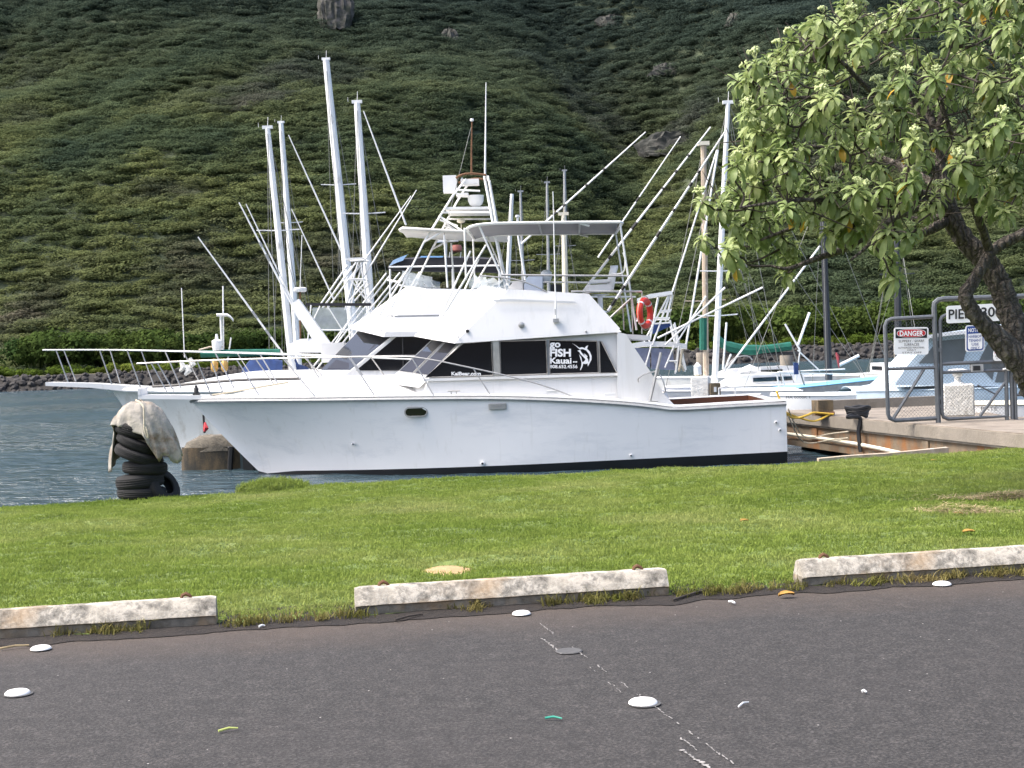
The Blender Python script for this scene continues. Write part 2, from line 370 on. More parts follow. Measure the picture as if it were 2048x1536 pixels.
def leafy(name, base_cols, rough=.6, scale=.02, transl=.3, obj_rand=.25, nscale2=.15, high=None):
    """foliage: colour drifts over the ground from kind to kind and from plant to plant; high adds painted cloud shade"""
    m, nt, b, out = nodes_of(name)
    oi = nt.nodes.new('ShaderNodeObjectInfo')
    n = noise_tex(nt, scale, 4, .6, vec=oi.outputs['Location'])
    c = ramp(nt, n.outputs[0], base_cols).outputs[0]
    rr = ramp(nt, oi.outputs['Random'], [(0, (1 - obj_rand,) * 3), (1, (1 + obj_rand,) * 3)]).outputs[0]
    c = mix(nt, 1.0, c, rr, 'MULTIPLY')
    if high:  # cloud shade painted into the leaf colour, deepening uphill and to the right
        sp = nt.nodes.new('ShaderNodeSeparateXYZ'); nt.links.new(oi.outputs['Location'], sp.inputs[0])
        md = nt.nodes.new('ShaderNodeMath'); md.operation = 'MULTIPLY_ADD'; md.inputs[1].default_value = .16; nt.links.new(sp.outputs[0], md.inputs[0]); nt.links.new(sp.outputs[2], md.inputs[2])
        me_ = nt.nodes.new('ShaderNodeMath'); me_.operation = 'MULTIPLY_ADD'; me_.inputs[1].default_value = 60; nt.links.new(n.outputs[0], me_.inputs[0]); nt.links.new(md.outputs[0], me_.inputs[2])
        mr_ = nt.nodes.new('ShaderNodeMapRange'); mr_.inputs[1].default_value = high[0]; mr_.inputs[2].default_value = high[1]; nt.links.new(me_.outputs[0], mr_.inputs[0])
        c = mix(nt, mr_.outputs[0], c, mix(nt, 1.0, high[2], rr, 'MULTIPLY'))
    nt.nodes.remove(b); b = nt.nodes.new('ShaderNodeBsdfDiffuse'); nt.links.new(c, b.inputs['Color'])
    tr = nt.nodes.new('ShaderNodeBsdfTranslucent'); nt.links.new(c, tr.inputs[0])
    ms = nt.nodes.new('ShaderNodeMixShader'); ms.inputs[0].default_value = transl
    nt.links.new(b.outputs[0], ms.inputs[1]); nt.links.new(tr.outputs[0], ms.inputs[2]); nt.links.new(ms.outputs[0], out.inputs[0])
    return m

# grass blades
GRASS = leafy('grass_blade', [(.30, (.150, .215, .042)), (.48, (.210, .270, .062)), (.62, (.275, .315, .10)), (.75, (.32, .33, .13))], scale=.45, transl=.40, obj_rand=.16)
def tuft(nb, rad, h):
    g = MB()
    for k in range(nb):
        a = random.uniform(0, 6.283); q = V((random.gauss(0, rad * .5), random.gauss(0, rad * .5), -.004)); hh = h * random.uniform(.55, 1.15)
        lean = V((math.cos(a), math.sin(a), 0)) * hh * random.uniform(.25, .95); wd = V((-math.sin(a), math.cos(a), 0)) * random.uniform(.0022, .0042)
        p1 = q + lean * .35 + V((0, 0, hh * .6)); p2 = q + lean + V((0, 0, hh * random.uniform(.65, 1)))
        g.add([q - wd, q + wd, p1 + wd * .8, p1 - wd * .8, p2], [(0, 1, 2, 3), (3, 2, 4)])
    return g
protos = [tuft(26, .085, .027).build('grass_tuft', GRASS, local=True) for _ in range(5)]
gr = scatter('lawn_grass', lme, protos, 380, .7, 1.25, .25, 3)
tag(gr, 'short bright green lawn grass between the wheel stops and the water', 'grass', kind='stuff')
# weeds along the soil strip
def wdens(x, y):
    for px, r in ((.28, .28), (.62, .22), (-1.25, .28), (-1.55, .2), (-1.05, .12), (-2.4, .3), (-.3, .12), (1.15, .3), (1.45, .35), (2.6, .7), (3.4, .6), (1.95, .15), (-1.0, .1)):
        if abs(x - px) < r * (.8 + .5 * noise.noise(V((x * 7, y * 7, 1)))) and y > stop_y(x) - .09: return 1.0
    return 0.0
wm = strip_grid(-4, 5, 360, 10, lambda x: stop_y(x) - .1, lambda x: stop_y(x) + .02, lambda x, y: .008, wdens); wm.materials.append(SOIL)
WEED = leafy('weed_blade', [(.3, (.10, .12, .02)), (.5, (.16, .15, .05)), (.7, (.26, .20, .09))], scale=2.5, transl=.3)
wp = [tuft(16, .05, .075).build('weed_tuft', WEED, local=True) for _ in range(4)]
tag(scatter('weeds', wm, wp, 420, .6, 1.2, .4, 8), 'straggly half dry weeds along the wheel stops', 'weeds', kind='stuff')
# bump of longer turf at the water's edge and dry thatch streaks
hum = MB(); pc = onz(548, 976, -.22)
rings = []
for i in range(9):
    t = i / 8; rr = [.0, .6, .85, 1, 1, .9, .8, .6, .0][i]
    rings.append([pc + V(((t - .5) * 1.0, rr * .28 * math.cos(2 * math.pi * k / 12), max(0, rr * .13 * math.sin(2 * math.pi * k / 12)) + .03 * noise.noise(V((t * 5, k, 0))) - .03)) for k in range(12)])
hum.loft(rings)
ho = hum.build('turf_mound', LAWN); tag(ho, kind='structure')
hm = ho.data.copy(); hm.attributes.new('dens', 'FLOAT', 'POINT').data.foreach_set('value', [1.0] * len(hm.vertices))
tag(scatter('mound_grass', hm, [tuft(20, .06, .06).build('grass_tuft', GRASS, local=True) for _ in range(3)], 420, .8, 1.4, .4, 4), 'shaggy tuft of grass on the low turf mound by the water', 'grass', kind='stuff')
dd = MB()
for cpt, lx in ((DEAD[0], .55), (DEAD[1], .5), (DEAD[2], .4)):
    for k in range(420):
        x = cpt.x + random.gauss(0, lx * .5); y = cpt.y + random.gauss(0, .11) + .08 * (x - cpt.x); z = lawn_z(x, y) + random.uniform(.02, .06)
        a = random.uniform(0, 3.14); d = V((math.cos(a), math.sin(a) * .6, random.uniform(-.2, .2))) * random.uniform(.03, .08); p = V((x, y, z)); q = V((-d.y, d.x, 0)).normalized() * .003
        dd.add([p - d - q, p - d + q, p + d + q, p + d - q], [(0, 1, 2, 3)])
tag(dd.build('dry_thatch', STRAW), 'streaks of dry straw coloured thatch on the lawn', 'dry grass', kind='stuff')
sd = MB()
sd.loft([[V((SANDP.x + rr * .20 * math.cos(a) * (1 + .35 * noise.noise(V((math.cos(a) * 2, math.sin(a) * 2, 0)))), SANDP.y + rr * .33 * math.sin(a) * (1 + .35 * noise.noise(V((math.cos(a) * 2, math.sin(a) * 2, 5)))), lawn_z(SANDP.x, SANDP.y) + .030 - .03 * rr ** 2)) for a in [2 * math.pi * k / 28 for k in range(28)]] for rr in (1.0, .8, .55, .3, .06)])
tag(sd.build('sand_patch', SAND), kind='structure')

# ------------------------------------------------------------------ far shore and hillside
def sstep(a, b, x):
    t = max(0, min(1, (x - a) / (b - a))); return t * t * (3 - 2 * t)
SHORE = 163.0
def seg_d(x, y, a, b_):
    ax, ay = a; bx, by = b_; t = max(0, min(1, ((x - ax) * (bx - ax) + (y - ay) * (by - ay)) / ((bx - ax) ** 2 + (by - ay) ** 2)))
    return math.hypot(x - ax - t * (bx - ax), y - ay - t * (by - ay)), t
def hill_z(x, y):
    s = y - SHORE
    z = -1.6 + 2.5 * sstep(0, 4.2, s)
    d = s - 16
    if d > 0:
        z += .44 * d * sstep(0, 45, d) + .0005 * d * d
        k = sstep(10, 70, d)
        z += k * (20 * noise.noise(V((x * .011, y * .009, 4))) + 7 * noise.noise(V((x * .03, y * .024, 8))) + 3.2 * noise.noise(V((x * .07, y * .06, 1))) + 1.1 * noise.noise(V((x * .2, y * .16, 6))))
        g, t = seg_d(x, y, (2, 420), (30, 300)); z -= k * 16 * math.exp(-(g / 16) ** 2)
        g, t = seg_d(x, y, (30, 300), (22, 215)); z -= k * 9 * math.exp(-(g / 13) ** 2) * (1 - .6 * t)
        g, t = seg_d(x, y, (-75, 330), (-45, 215)); z += k * 10 * math.exp(-(g / 30) ** 2)
        g, t = seg_d(x, y, (70, 380), (55, 250)); z += k * 8 * math.exp(-(g / 22) ** 2)
    return z
hv = []; hf = []; hd = []
GX, GY = 330, 230
for j in range(GY + 1):
    y = SHORE - 3 + (560 - SHORE) * (j / GY) ** 1.5
    for i in range(GX + 1):
        x = -330 + 660 * i / GX; hv.append((x, y, hill_z(x, y))); hd.append(0.0 if y < SHORE + 15 else 1.0)
for j in range(GY):
    for i in range(GX):
        a = j * (GX + 1) + i; hf.append((a, a + 1, a + GX + 2, a + GX + 1))
hme = bpy.data.meshes.new('hillside'); hme.from_pydata(hv, [], hf); hme.attributes.new('dens', 'FLOAT', 'POINT').data.foreach_set('value', hd); hme.shade_smooth()
m, nt, b, out = nodes_of('hill_earth')
n1 = noise_tex(nt, .06, 6, .7); n2 = noise_tex(nt, .5, 5, .7)
c = ramp(nt, n1.outputs[0], [(.35, (.048, .066, .038)), (.6, (.070, .086, .044)), (.75, (.10, .09, .06))]).outputs[0]
sp = nt.nodes.new('ShaderNodeSeparateXYZ'); t_ = nt.nodes.new('ShaderNodeTexCoord'); nt.links.new(t_.outputs['Object'], sp.inputs[0])
ms_ = nt.nodes.new('ShaderNodeMapRange'); ms_.inputs[1].default_value = SHORE; ms_.inputs[2].default_value = SHORE + 20; nt.links.new(sp.outputs[1], ms_.inputs[0])
ms2 = ramp(nt, ms_.outputs[0], [(.20, (0, 0, 0)), (.24, (1, 1, 1)), (.40, (1, 1, 1)), (.55, (0, 0, 0))])
ms3 = ramp(nt, ms_.outputs[0], [(.20, (1, 1, 1)), (.23, (0, 0, 0))]); c = mix(nt, ms3.outputs[0], c, (.022, .020, .018))
c = mix(nt, ms2.outputs[0], c, ramp(nt, n2.outputs[0], [(.4, (.20, .155, .085)), (.6, (.10, .105, .03))]).outputs[0])
nt.links.new(c, b.inputs['Base Color']); b.inputs['Roughness'].default_value = .95
hme.materials.append(m)
ho = bpy.data.objects.new('hillside', hme); C.objects.link(ho); tag(ho, kind='structure')

HLEAF = leafy('hillside_foliage', [(.30, (.049, .073, .047)), (.41, (.073, .099, .053)), (.49, (.098, .124, .058)), (.56, (.138, .160, .064)), (.64, (.100, .114, .064)), (.72, (.140, .124, .094))], scale=.03, transl=.36, obj_rand=.2, high=(58, 112, (.048, .069, .057)))  # dark upper tone is painted cloud shade, not another kind of plant
def bush(nq, rx, rz, ls, lobes, rn=.35):
    g = MB()
    lb = [(V((random.gauss(0, rx * .5), random.gauss(0, rx * .5), rz * random.uniform(.45, 1.0))), random.uniform(.45, .8) * rx) for _ in range(lobes)]
    for k in range(nq):
        c0, r0 = random.choice(lb)
        d = V((random.gauss(0, 1), random.gauss(0, 1), random.gauss(.35, .8))).normalized()
        p = c0 + V((d.x * r0, d.y * r0, d.z * r0 * .62)) * random.uniform(.72, 1.05)
        if p.z < -.2: p.z = random.uniform(0, .5)
        nrm = (d + V((random.gauss(0, rn), random.gauss(0, rn), random.gauss(.3, rn)))).normalized(); u = nrm.orthogonal().normalized(); u = Matrix.Rotation(random.uniform(0, 6.28), 3, nrm) @ u; v_ = nrm.cross(u)
        s_ = ls * random.uniform(.6, 1.25)
        g.add([p - u * s_ - v_ * s_ * .2, p - v_ * s_ * .5, p + u * s_ - v_ * s_ * .1, p + v_ * s_ * .55], [(0, 1, 2, 3)])
    for c0, r0 in lb:        # a few inner boughs
        g.tube([V((0, 0, -.5)), c0 * .6, c0], [.12, .08, .03], 4)
    return g
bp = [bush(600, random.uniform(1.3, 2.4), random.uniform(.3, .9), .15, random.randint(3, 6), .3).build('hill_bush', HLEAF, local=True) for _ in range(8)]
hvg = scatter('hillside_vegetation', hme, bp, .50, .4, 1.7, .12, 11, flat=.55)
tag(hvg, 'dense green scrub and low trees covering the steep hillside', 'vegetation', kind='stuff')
# taller thicket at the foot of the hill, low bright shrubs in front of it
def band(y0, y1, dn): 
    return strip_grid(-200, 200, 120, 4, lambda x: y0 + 2.5 * noise.noise(V((x * .06, 3, 0))), lambda x: y1, lambda x, y: hill_z(x, y) - .1, dn)
TH = leafy('shore_thicket_leaf', [(.3, (.022, .042, .014)), (.5, (.044, .068, .018)), (.7, (.070, .092, .024))], scale=.05, transl=.2, obj_rand=.35)
tp = [bush(620, 2.3, 3.6, .27, 7).build('thicket_bush', TH, local=True) for _ in range(5)]
bm1 = band(SHORE + 13, SHORE + 25, None); bm1.materials.append(TH)
tag(scatter('shore_thicket', bm1, tp, .11, .75, 1.35, .06, 21), 'dark green thicket of trees along the foot of the hill', 'thicket', kind='stuff')
SH = leafy('low_shrub_leaf', [(.3, (.05, .08, .015)), (.5, (.075, .11, .020)), (.7, (.12, .14, .03))], scale=.08, transl=.25, obj_rand=.3)
shp = [bush(260, .9, .8, .16, 5).build('low_shrub', SH, local=True) for _ in range(4)]
bm2 = band(SHORE + 6.5, SHORE + 13, lambda x, y: 1.0 if noise.noise(V((x * .05, y * .2, 6))) > -.15 else .15); bm2.materials.append(SH)
tag(scatter('shore_shrubs', bm2, shp, .22, .6, 1.3, .08, 22), 'low bright green shrubs along the far shore road', 'shrubs', kind='stuff')
# boulders of the far revetment
ROCK = pm('dark_basalt', (.034, .031, .029), .9, var=.45, scale=1.2, bmp=.5, bscale=6)
def rock(r):
    g = MB(); rings = []
    for i in range(7):
        ph = math.pi * i / 6
        rings.append([V((math.sin(ph) * math.cos(2 * math.pi * k / 9), math.sin(ph) * math.sin(2 * math.pi * k / 9), -.75 * math.cos(ph))) * r for k in range(9)])
    sd_ = random.uniform(0, 99)
    rings = [[p * (1 + .45 * noise.noise(p * 1.6 / r + V((sd_, 0, 0)))) for p in q] for q in rings]
    return g.loft(rings)
rp = [rock(.55).build('boulder', ROCK, sharp=20, local=True) for _ in range(6)]
bm3 = strip_grid(-200, 200, 200, 4, lambda x: SHORE + .8, lambda x: SHORE + 4.2, lambda x, y: hill_z(x, y), None); bm3.materials.append(ROCK)
tag(scatter('shore_boulders', bm3, rp, 2.2, .4, .95, 1.0, 31), 'dark basalt boulders of the revetment along the far shore', 'boulders', kind='stuff')
# bare rock faces high on the hill
CLIFF = pm('grey_cliff_rock', (.105, .098, .09), .95, var=.5, scale=.8, bmp=1.0, bscale=1.6, dirt=(.030, .034, .024), dscale=.7, damt=.48, stretch=(1, 1, .35))
CLIFFD = pm('dark_cliff_rock', (.040, .042, .036), .95, var=.5, scale=.8, bmp=1.0, bscale=1.6, dirt=(.085, .08, .07), dscale=.9, damt=.58)
def hit_hill(px, py):
    d = ray(px, py); k = SHORE / d.y
    while k * d.y < 560:
        p = EYE + d * k
        if p.z < hill_z(p.x, p.y): return p
        k += 1.0
    return EYE + d * (400 / d.y)
for px, py, wd, ht, lab in ((672, 32, 66, 70, 'tall grey rock face standing above the sailboat masts'), (1466, 42, 34, 22, 'small pale rock face high on the hill near the tree'), (900, 76, 44, 26, 'low grey rock outcrop between the big rock face and the gully'),
        (1335, 140, 90, 20, 'thin band of rock across the dark gully'), (1345, 292, 120, 40, 'dark cliff band behind the slanting outrigger poles'), (1225, 42, 60, 18, 'ragged rock ledge near the top of the gully'), (440, 4, 40, 12, 'small rock patch at the very top of the hill')):
    p = hit_hill(px, py + ht * .35); s_ = p.y / FPX; g = MB(); rings = []
    for i in range(17):
        t = i / 16; ww = wd * s_ * .5 * (.9 + .25 * math.sin(3 * t + px)) * (1 - .45 * t ** 3); row = []
        for k in range(44):
            a = 2 * math.pi * k / 44; rid = .5 * noise.noise(V((a * 5, px, t * .8))) + .35 * noise.noise(V((a * 11, px, t * 3))) + .25 * noise.noise(V((a * 4, px + 5, t * 9)))
            row.append(V((p.x + ww * math.cos(a) * (1 + .35 * rid), p.y + (2.2 + 1.2 * rid) * math.sin(a) + 1.6 * t - 1.0, p.z - .8 + ht * s_ * 1.25 * t + .9 * rid)))
        rings.append(row)
    g.loft(rings); tag(g.build('rock_outcrop', CLIFF if wd in (66, 34) else CLIFFD, sharp=25), lab, 'rock outcrop', 'bare rock faces on the hillside')

# ------------------------------------------------------------------ lettering
def text_mesh(body, P, x0, y0, x1, y1, mat, parent, name='lettering', bold=.02, slant=0.0):
    """lettering stretched into the rectangle x0..x1, y0..y1 (picture pixels) of the surface P(px,py); y may be given as pairs (left,right)"""
    cu = bpy.data.curves.new('txt', 'FONT'); cu.body = body; cu.size = 1; cu.offset = bold; cu.resolution_u = 3
    ob = bpy.data.objects.new('txt', cu); C.objects.link(ob); dg = bpy.context.evaluated_depsgraph_get()
    me = bpy.data.meshes.new_from_object(ob.evaluated_get(dg)); bpy.data.objects.remove(ob)
    xs = [v.co.x for v in me.vertices]; ys = [v.co.y for v in me.vertices]; a0, a1, b0, b1 = min(xs), max(xs), min(ys), max(ys)
    y0 = y0 if isinstance(y0, tuple) else (y0, y0); y1 = y1 if isinstance(y1, tuple) else (y1, y1)
    base = V((0, 0, 0)); q = parent
    while q is not None: base = base + q.location; q = q.parent
    for v in me.vertices:
        u = (v.co.x - a0) / (a1 - a0); t = (v.co.y - b0) / (b1 - b0)
        yt = y0[0] + (y0[1] - y0[0]) * u; yb = y1[0] + (y1[1] - y1[0]) * u
        v.co = P(x0 + (x1 - x0) * u + slant * t, yb + (yt - yb) * t) - base
    me.materials.clear(); me.materials.append(mat)
    o = bpy.data.objects.new(name, me); C.objects.link(o); o.parent = parent; return o

# ------------------------------------------------------------------ hulls
def lerp_list(pts, s):
    for (a, *p), (b_, *q) in zip(pts, pts[1:]):
        if s <= b_:
            t = (s - a) / (b_ - a) if b_ > a else 0; t = max(0, min(1, t)); return [x + (y - x) * t for x, y in zip(p, q)]
    return list(pts[-1][1:])
def motor_hull(fr, sheer_px, boot_bow, boot_stern, stem_bot, wl_half, root, mats, nst=46, nv=9, flare=1.7, draft=.55, rail=.035):
    """sheer_px: (px, py, half beam) from bow tip to transom. Returns sheer(s) -> (z, half beam), s range"""
    sp = [fr.P(px, py, -b_) for px, py, b_ in sheer_px]
    pts = [V((fr.S(p), p.z, b_[2])) for p, b_ in zip(sp, sheer_px)]
    sm = smooth(pts, 6); tab = [(p.x, p.y, max(0, p.z)) for p in sm]
    s0, s1 = tab[0][0], tab[-1][0]
    sb_ = fr.P(*stem_bot, 0); ss, zb = fr.S(sb_), sb_.z
    z1 = fr.P(*boot_stern, -1.8).z
    def boot(s):
        f = max(0, s - ss) / (s1 - ss); return zb + (z1 - zb) * f + .055 * sstep(0, .09, f) * (1 - f)
    zs0 = tab[0][1]
    st = [s0 + (s1 - s0) * (i / nst) ** 1.25 for i in range(nst + 1)]
    near, far, lowN, lowF = [], [], [], []
    for s in st:
        z, b_ = lerp_list(tab, s)
        if s < ss:
            t = (s - s0) / (ss - s0); zl = zs0 + (zb - zs0) * t ** .92; wl = 0.0
        else:
            zl = boot(s); t = min(1, (s - ss) / ((s1 - ss) * .62)); wl = wl_half * (1 - (1 - t) ** 2.1)
        wl = min(wl, b_ * .98)
        fl = 1 + (flare - 1) * (1 - sstep(s0, s0 + (s1 - s0) * .6, s))
        rn = []
        for k in range(nv + 1):
            v_ = k / nv; rn.append((wl + (b_ - wl) * v_ ** fl, zl + (z - zl) * v_))
        near.append([fr.L(s, -w_, z_ - fr.o.z) for w_, z_ in rn]); far.append([fr.L(s, w_, z_ - fr.o.z) for w_, z_ in rn])
        if s >= ss * .999 - .2:
            zk = min(zl, WATER - draft)
            lowN.append([fr.L(s, -wl * f, zl + (zk - zl) * (1 - f) ** .8 * 1.0 - fr.o.z) for f in (1, .96, .6, 0)])
            lowN[-1][1] = fr.L(s, -wl * .95, min(zl, WATER - .2) - fr.o.z)
            lowF.append([fr.M(p) for p in lowN[-1]])
    h = MB(); h.loft(near, False, False); h.loft(far, False, False)
    h.poly(near[-1] + far[-1][::-1]); ho = h.build('hull', mats[0], root, sharp=50)
    lo = MB(); lo.loft(lowN, False, False); lo.loft(lowF, False, False); lo.poly(lowN[-1] + lowF[-1][::-1]); lo.build('bottom', mats[1], root, sharp=50)
    rr = MB(); rr.tube([p[-1] + V((0, 0, -.035)) - fr.n * .012 for p in near], rail, 6); rr.build('rub_rail', mats[2], root)
    rr = MB(); rr.tube([p[-1] + V((0, 0, -.035)) + fr.n * .012 for p in far], rail, 6); rr.build('rub_rail', mats[2], root)
    return (lambda s: lerp_list(tab, s)), s0, s1

def simple_boat(root, o, yaw, Lh, beam, fb, fs, mat, deckm, bottom=None, stripe=None):
    """small hull: bow towards -a of the frame; returns frame"""
    fr = Frame((o[0], o[1], WATER), yaw); rings = []; dk = []
    for i in range(15):
        t = i / 14; s = -Lh / 2 + Lh * t; b_ = beam / 2 * (1 - (1 - min(1, t / .55)) ** 2.2) * (1 - .12 * max(0, t - .6)); b_ = max(b_, .012); z = fb + (fs - fb) * t + .06 * (t - .5) ** 2
        zl = -.3 if t > .12 else z - (z + .3) * (t / .12) ** .7
        ov = 0
        rings.append([fr.L(s, -b_, z), fr.L(s, -b_ * .96, z * .5 + zl * .25), fr.L(s, -b_ * .72, min(zl * .4, z - .01)), fr.L(s, 0, zl - .02), fr.L(s, b_ * .72, min(zl * .4, z - .01)), fr.L(s, b_ * .96, z * .5 + zl * .25), fr.L(s, b_, z)])
        dk.append([fr.L(s, -b_, z + .002), fr.L(s, -b_ * .5, z + .05), fr.L(s, 0, z + .07), fr.L(s, b_ * .5, z + .05), fr.L(s, b_, z + .002)])
    h = MB().loft(rings, False, False); h.poly(rings[-1]); h.build('hull', mat, root, sharp=45)
    MB().loft(dk, False, False).build('deck', deckm, root)
    g = MB()
    for side in (0, 4): g.tube([r[side] for r in dk], .022, 5)
    g.build('toe_rail', stripe or deckm, root)
    return fr

# ================================================================== the moored sport fishing boat in front
FB = Frame((-.4, 29.0, WATER), R(-2.5)); Pf = FB.P
fish = thing('fishing_boat', FB.L(0, 0, 0), 'large white sport fishing boat with flybridge and black cabin windows, moored nearest the lawn', 'boat')
sheer, s0, s1 = motor_hull(FB, [(382, 800, 0.0), (420, 799, .55), (500, 798, 1.0), (640, 797, 1.42), (800, 795, 1.75), (990, 794, 1.93), (1150, 799, 2.0), (1270, 807, 2.0), (1345, 816, 1.98), (1360, 816, 1.98), (1460, 810, 1.93), (1572, 804, 1.85)],
    None, (1570, 903), (522, 947), 1.84, fish, (HULLW, BLACKP, GREYR))
# foredeck and side decks
SC = FB.S(Pf(1240, 690, -1.5)); SK = FB.S(Pf(1345, 806, -1.9))
def crown(s): return .40 * sstep(s0, s0 + 3.2, s) * (1 - .35 * sstep(s0 + 4.5, s0 + 6, s))
dk = []
ST = [s0 + (SK - s0) * i / 34 for i in range(35)]
for s in ST:
    z, b_ = sheer(s); z -= WATER; b_ = max(b_ - .02, .01); row = []
    for t in (-1, -.94, -.84, -.7, -.45, 0, .45, .7, .84, .94, 1):
        row.append(FB.L(s, t * b_, z + crown(s) * (1 - sstep(.0, .95, abs(t)) * 1.0) + .012))
    dk.append(row)
deck = MB().loft(dk, False, False).build('deck', GEL, fish)
tr = MB()
for t in (-1, 1): tr.tube([FB.L(s, t * (max(sheer(s)[1] - .06, .01)), sheer(s)[0] - WATER + .03) for s in [s0 + .05 + (s1 - s0 - .05) * i / 60 for i in range(61)]], .035, 6)
tr.build('toe_rail', GEL, fish)
# cockpit: side decks, coamings, sole, transom cap
ck = MB(); cw = MB()
SS = [SK + (s1 - SK) * i / 8 for i in range(9)]
for sg in (-1, 1):
    ck.loft([[FB.L(s, sg * sheer(s)[1], sheer(s)[0] - WATER + .01), FB.L(s, sg * (sheer(s)[1] - .34), sheer(s)[0] - WATER + .035)] for s in SS], False, False)
    cw.loft([[FB.L(s, sg * (sheer(s)[1] - .34), sheer(s)[0] - WATER + .03), FB.L(s, sg * (sheer(s)[1] - .36), .35)] for s in SS], False, False)
ck.add([FB.L(s1 - .3, -1.84, sheer(s1)[0] - WATER + .035), FB.L(s1, -1.85, sheer(s1)[0] - WATER + .02), FB.L(s1, 1.85, sheer(s1)[0] - WATER + .02), FB.L(s1 - .3, 1.84, sheer(s1)[0] - WATER + .035)], [(0, 1, 2, 3)])
cw.add([FB.L(s1 - .3, -1.5, sheer(s1)[0] - WATER + .03), FB.L(s1 - .3, 1.5, sheer(s1)[0] - WATER + .03), FB.L(s1 - .3, 1.5, .35), FB.L(s1 - .3, -1.5, .35)], [(0, 1, 2, 3)])
ck.build('cockpit_gunwale', GEL, fish)
cw.build('cockpit_coaming', TEAK, fish)
MB().poly([FB.L(SK - 1.2, -1.62, .36), FB.L(s1 - .3, -1.55, .36), FB.L(s1 - .3, 1.55, .36), FB.L(SK - 1.2, 1.62, .36)]).build('cockpit_sole', CREAM, fish)
g = MB(); zc = sheer(s1)[0]
g.tube([FB.L(s1 - .9, 1.7, zc - WATER + .03), FB.L(s1 - .9, 1.7, zc - WATER + .2), FB.L(s1 - .75, 1.7, zc - WATER + .24), FB.L(s1 - .55, 1.7, zc - WATER + .2), FB.L(s1 - .55, 1.7, zc - WATER + .03)], .018); g.build('handhold', PIPE, fish)
# pulpit plank
g = MB(); p0 = Pf(283, 789, 0); p1 = Pf(450, 790, 0); 
g.prism([FB.L(FB.S(p0), -.24, p0.z - WATER), FB.L(FB.S(p1), -.34, p1.z - WATER), FB.L(FB.S(p1), .34, p1.z - WATER), FB.L(FB.S(p0), .24, p0.z - WATER)], (0, 0, -.085))
g.box(FB.L(FB.S(p0) + .03, 0, p0.z - WATER + .06), (.06, .5, .14), R(-2.5)); g.build('pulpit', GEL, fish)
# cabin
zt = lambda p: p.z
AN = [Pf(845, 792, -1.5), Pf(858, 757, -1.5), Pf(930, 678, -1.42), Pf(1240, 662, -1.42), Pf(1240, 800, -1.5)]
AC = [Pf(775, 790, 0), Pf(792, 747, 0), Pf(868, 676, 0)]
cb_ = MB(); AF = [FB.M(p) for p in AN]
cb_.poly(AN); cb_.poly(AF[::-1])
for i, j in ((2, 3), (3, 4)): cb_.poly([AN[i], AN[j], AF[j], AF[i]])
for A_, k in ((AN, 1), (AF, -1)):
    cb_.poly([A_[0], A_[1], AC[1], AC[0]]); cb_.poly([A_[1], A_[2], AC[2], AC[1]])
cb_.poly([AN[2], AF[2], AC[2]])
cabin = cb_.build('cabin', GEL, fish, sharp=20)
# trunk fairing below the windshield
g = MB(); fa = [Pf(760, 765, -.2), Pf(798, 752, -.25), Pf(856, 759, -1.46), Pf(838, 775, -1.5)]
fm = [FB.M(p) for p in fa]; g.poly(fa); g.poly(fm); g.poly([fa[0], fa[1], fm[1], fm[0]]); g.build('windshield_fairing', GEL, fish)
# windows: recessed-looking panes with metal frames
def off(p, d): return p - FB.n * d
def side_pane(pts, name='window', frame=True, mat=GLASS):
    for sg in (0, 1):
        q = [off(Pf(x_, y_, -1.5), .010) for x_, y_ in pts]
        if sg: q = [FB.M(p) for p in q]
        o = MB().prism(q, (FB.n * (.012 if not sg else -.012))).build(name, mat, fish)
        if frame:
            f = MB(); c0 = sum(q, V((0, 0, 0))) / len(q)
            f.tube([p - FB.n * (.006 if not sg else -.006) for p in q], .015, 4, closed=True); f.build('frame', ALU, o)
        yield o
w1 = list(side_pane([(850, 755), (926, 686), (983, 682), (986, 751)]))
w2 = list(side_pane([(1000, 682), (1092, 680), (1095, 748), (1002, 751)]))
w3 = list(side_pane([(1099, 680), (1194, 682), (1197, 746), (1100, 748)]))
w4 = list(side_pane([(1198, 682), (1203, 683), (1234, 745), (1200, 746)]))
MB().prism([off(Pf(*p, -1.5), .018) for p in ((985, 680), (998, 680), (1001, 752), (988, 752))], -FB.n * .012).build('window_post', ALU, fish)
MB().prism([off(Pf(*p, -1.5), .02) for p in ((850, 757), (1236, 746), (1236, 751), (846, 763))], -FB.n * .03).build('window_sill', GEL, fish)
MB().prism([off(Pf(*p, -1.46), .02) for p in ((1003, 738), (1016, 738), (1016, 743), (1003, 743))], -FB.n * .004).build('sticker', DECAL, w2[0])
# windshield: two panes a side, in the V of the front
for sg in (0, 1):
    mm = (lambda p: p) if not sg else FB.M
    A1, A2, C1, C2 = AN[1], AN[2], AC[1], AC[2]
    nn = ((A2 - A1).cross(C1 - A1)).normalized(); nn = nn if nn.x < 0 else -nn
    B = lambda u, v_: (A1.lerp(C1, u)).lerp(A2.lerp(C2, u), v_) + nn * .012
    for u0, u1, mt_ in ((.05, .47, GLASS), (.53, .96, GLASS)):
        q = [mm(B(u0, .06)), mm(B(u1, .06)), mm(B(u1, .93)), mm(B(u0, .93))]
        o = MB().poly(q).build('windshield', mt_, fish); MB().tube(q, .016, 4, closed=True).build('frame', ALU, o)
        q = [mm(B(u0 + .02, .08) + nn * .006), mm(B(u1 - .02, .08) + nn * .006), mm(B(u1 - .02, .62) + nn * .006), mm(B(u0 + .02, .62) + nn * .006)]
        MB().poly(q).build('sun_screen', SCREEN, o)
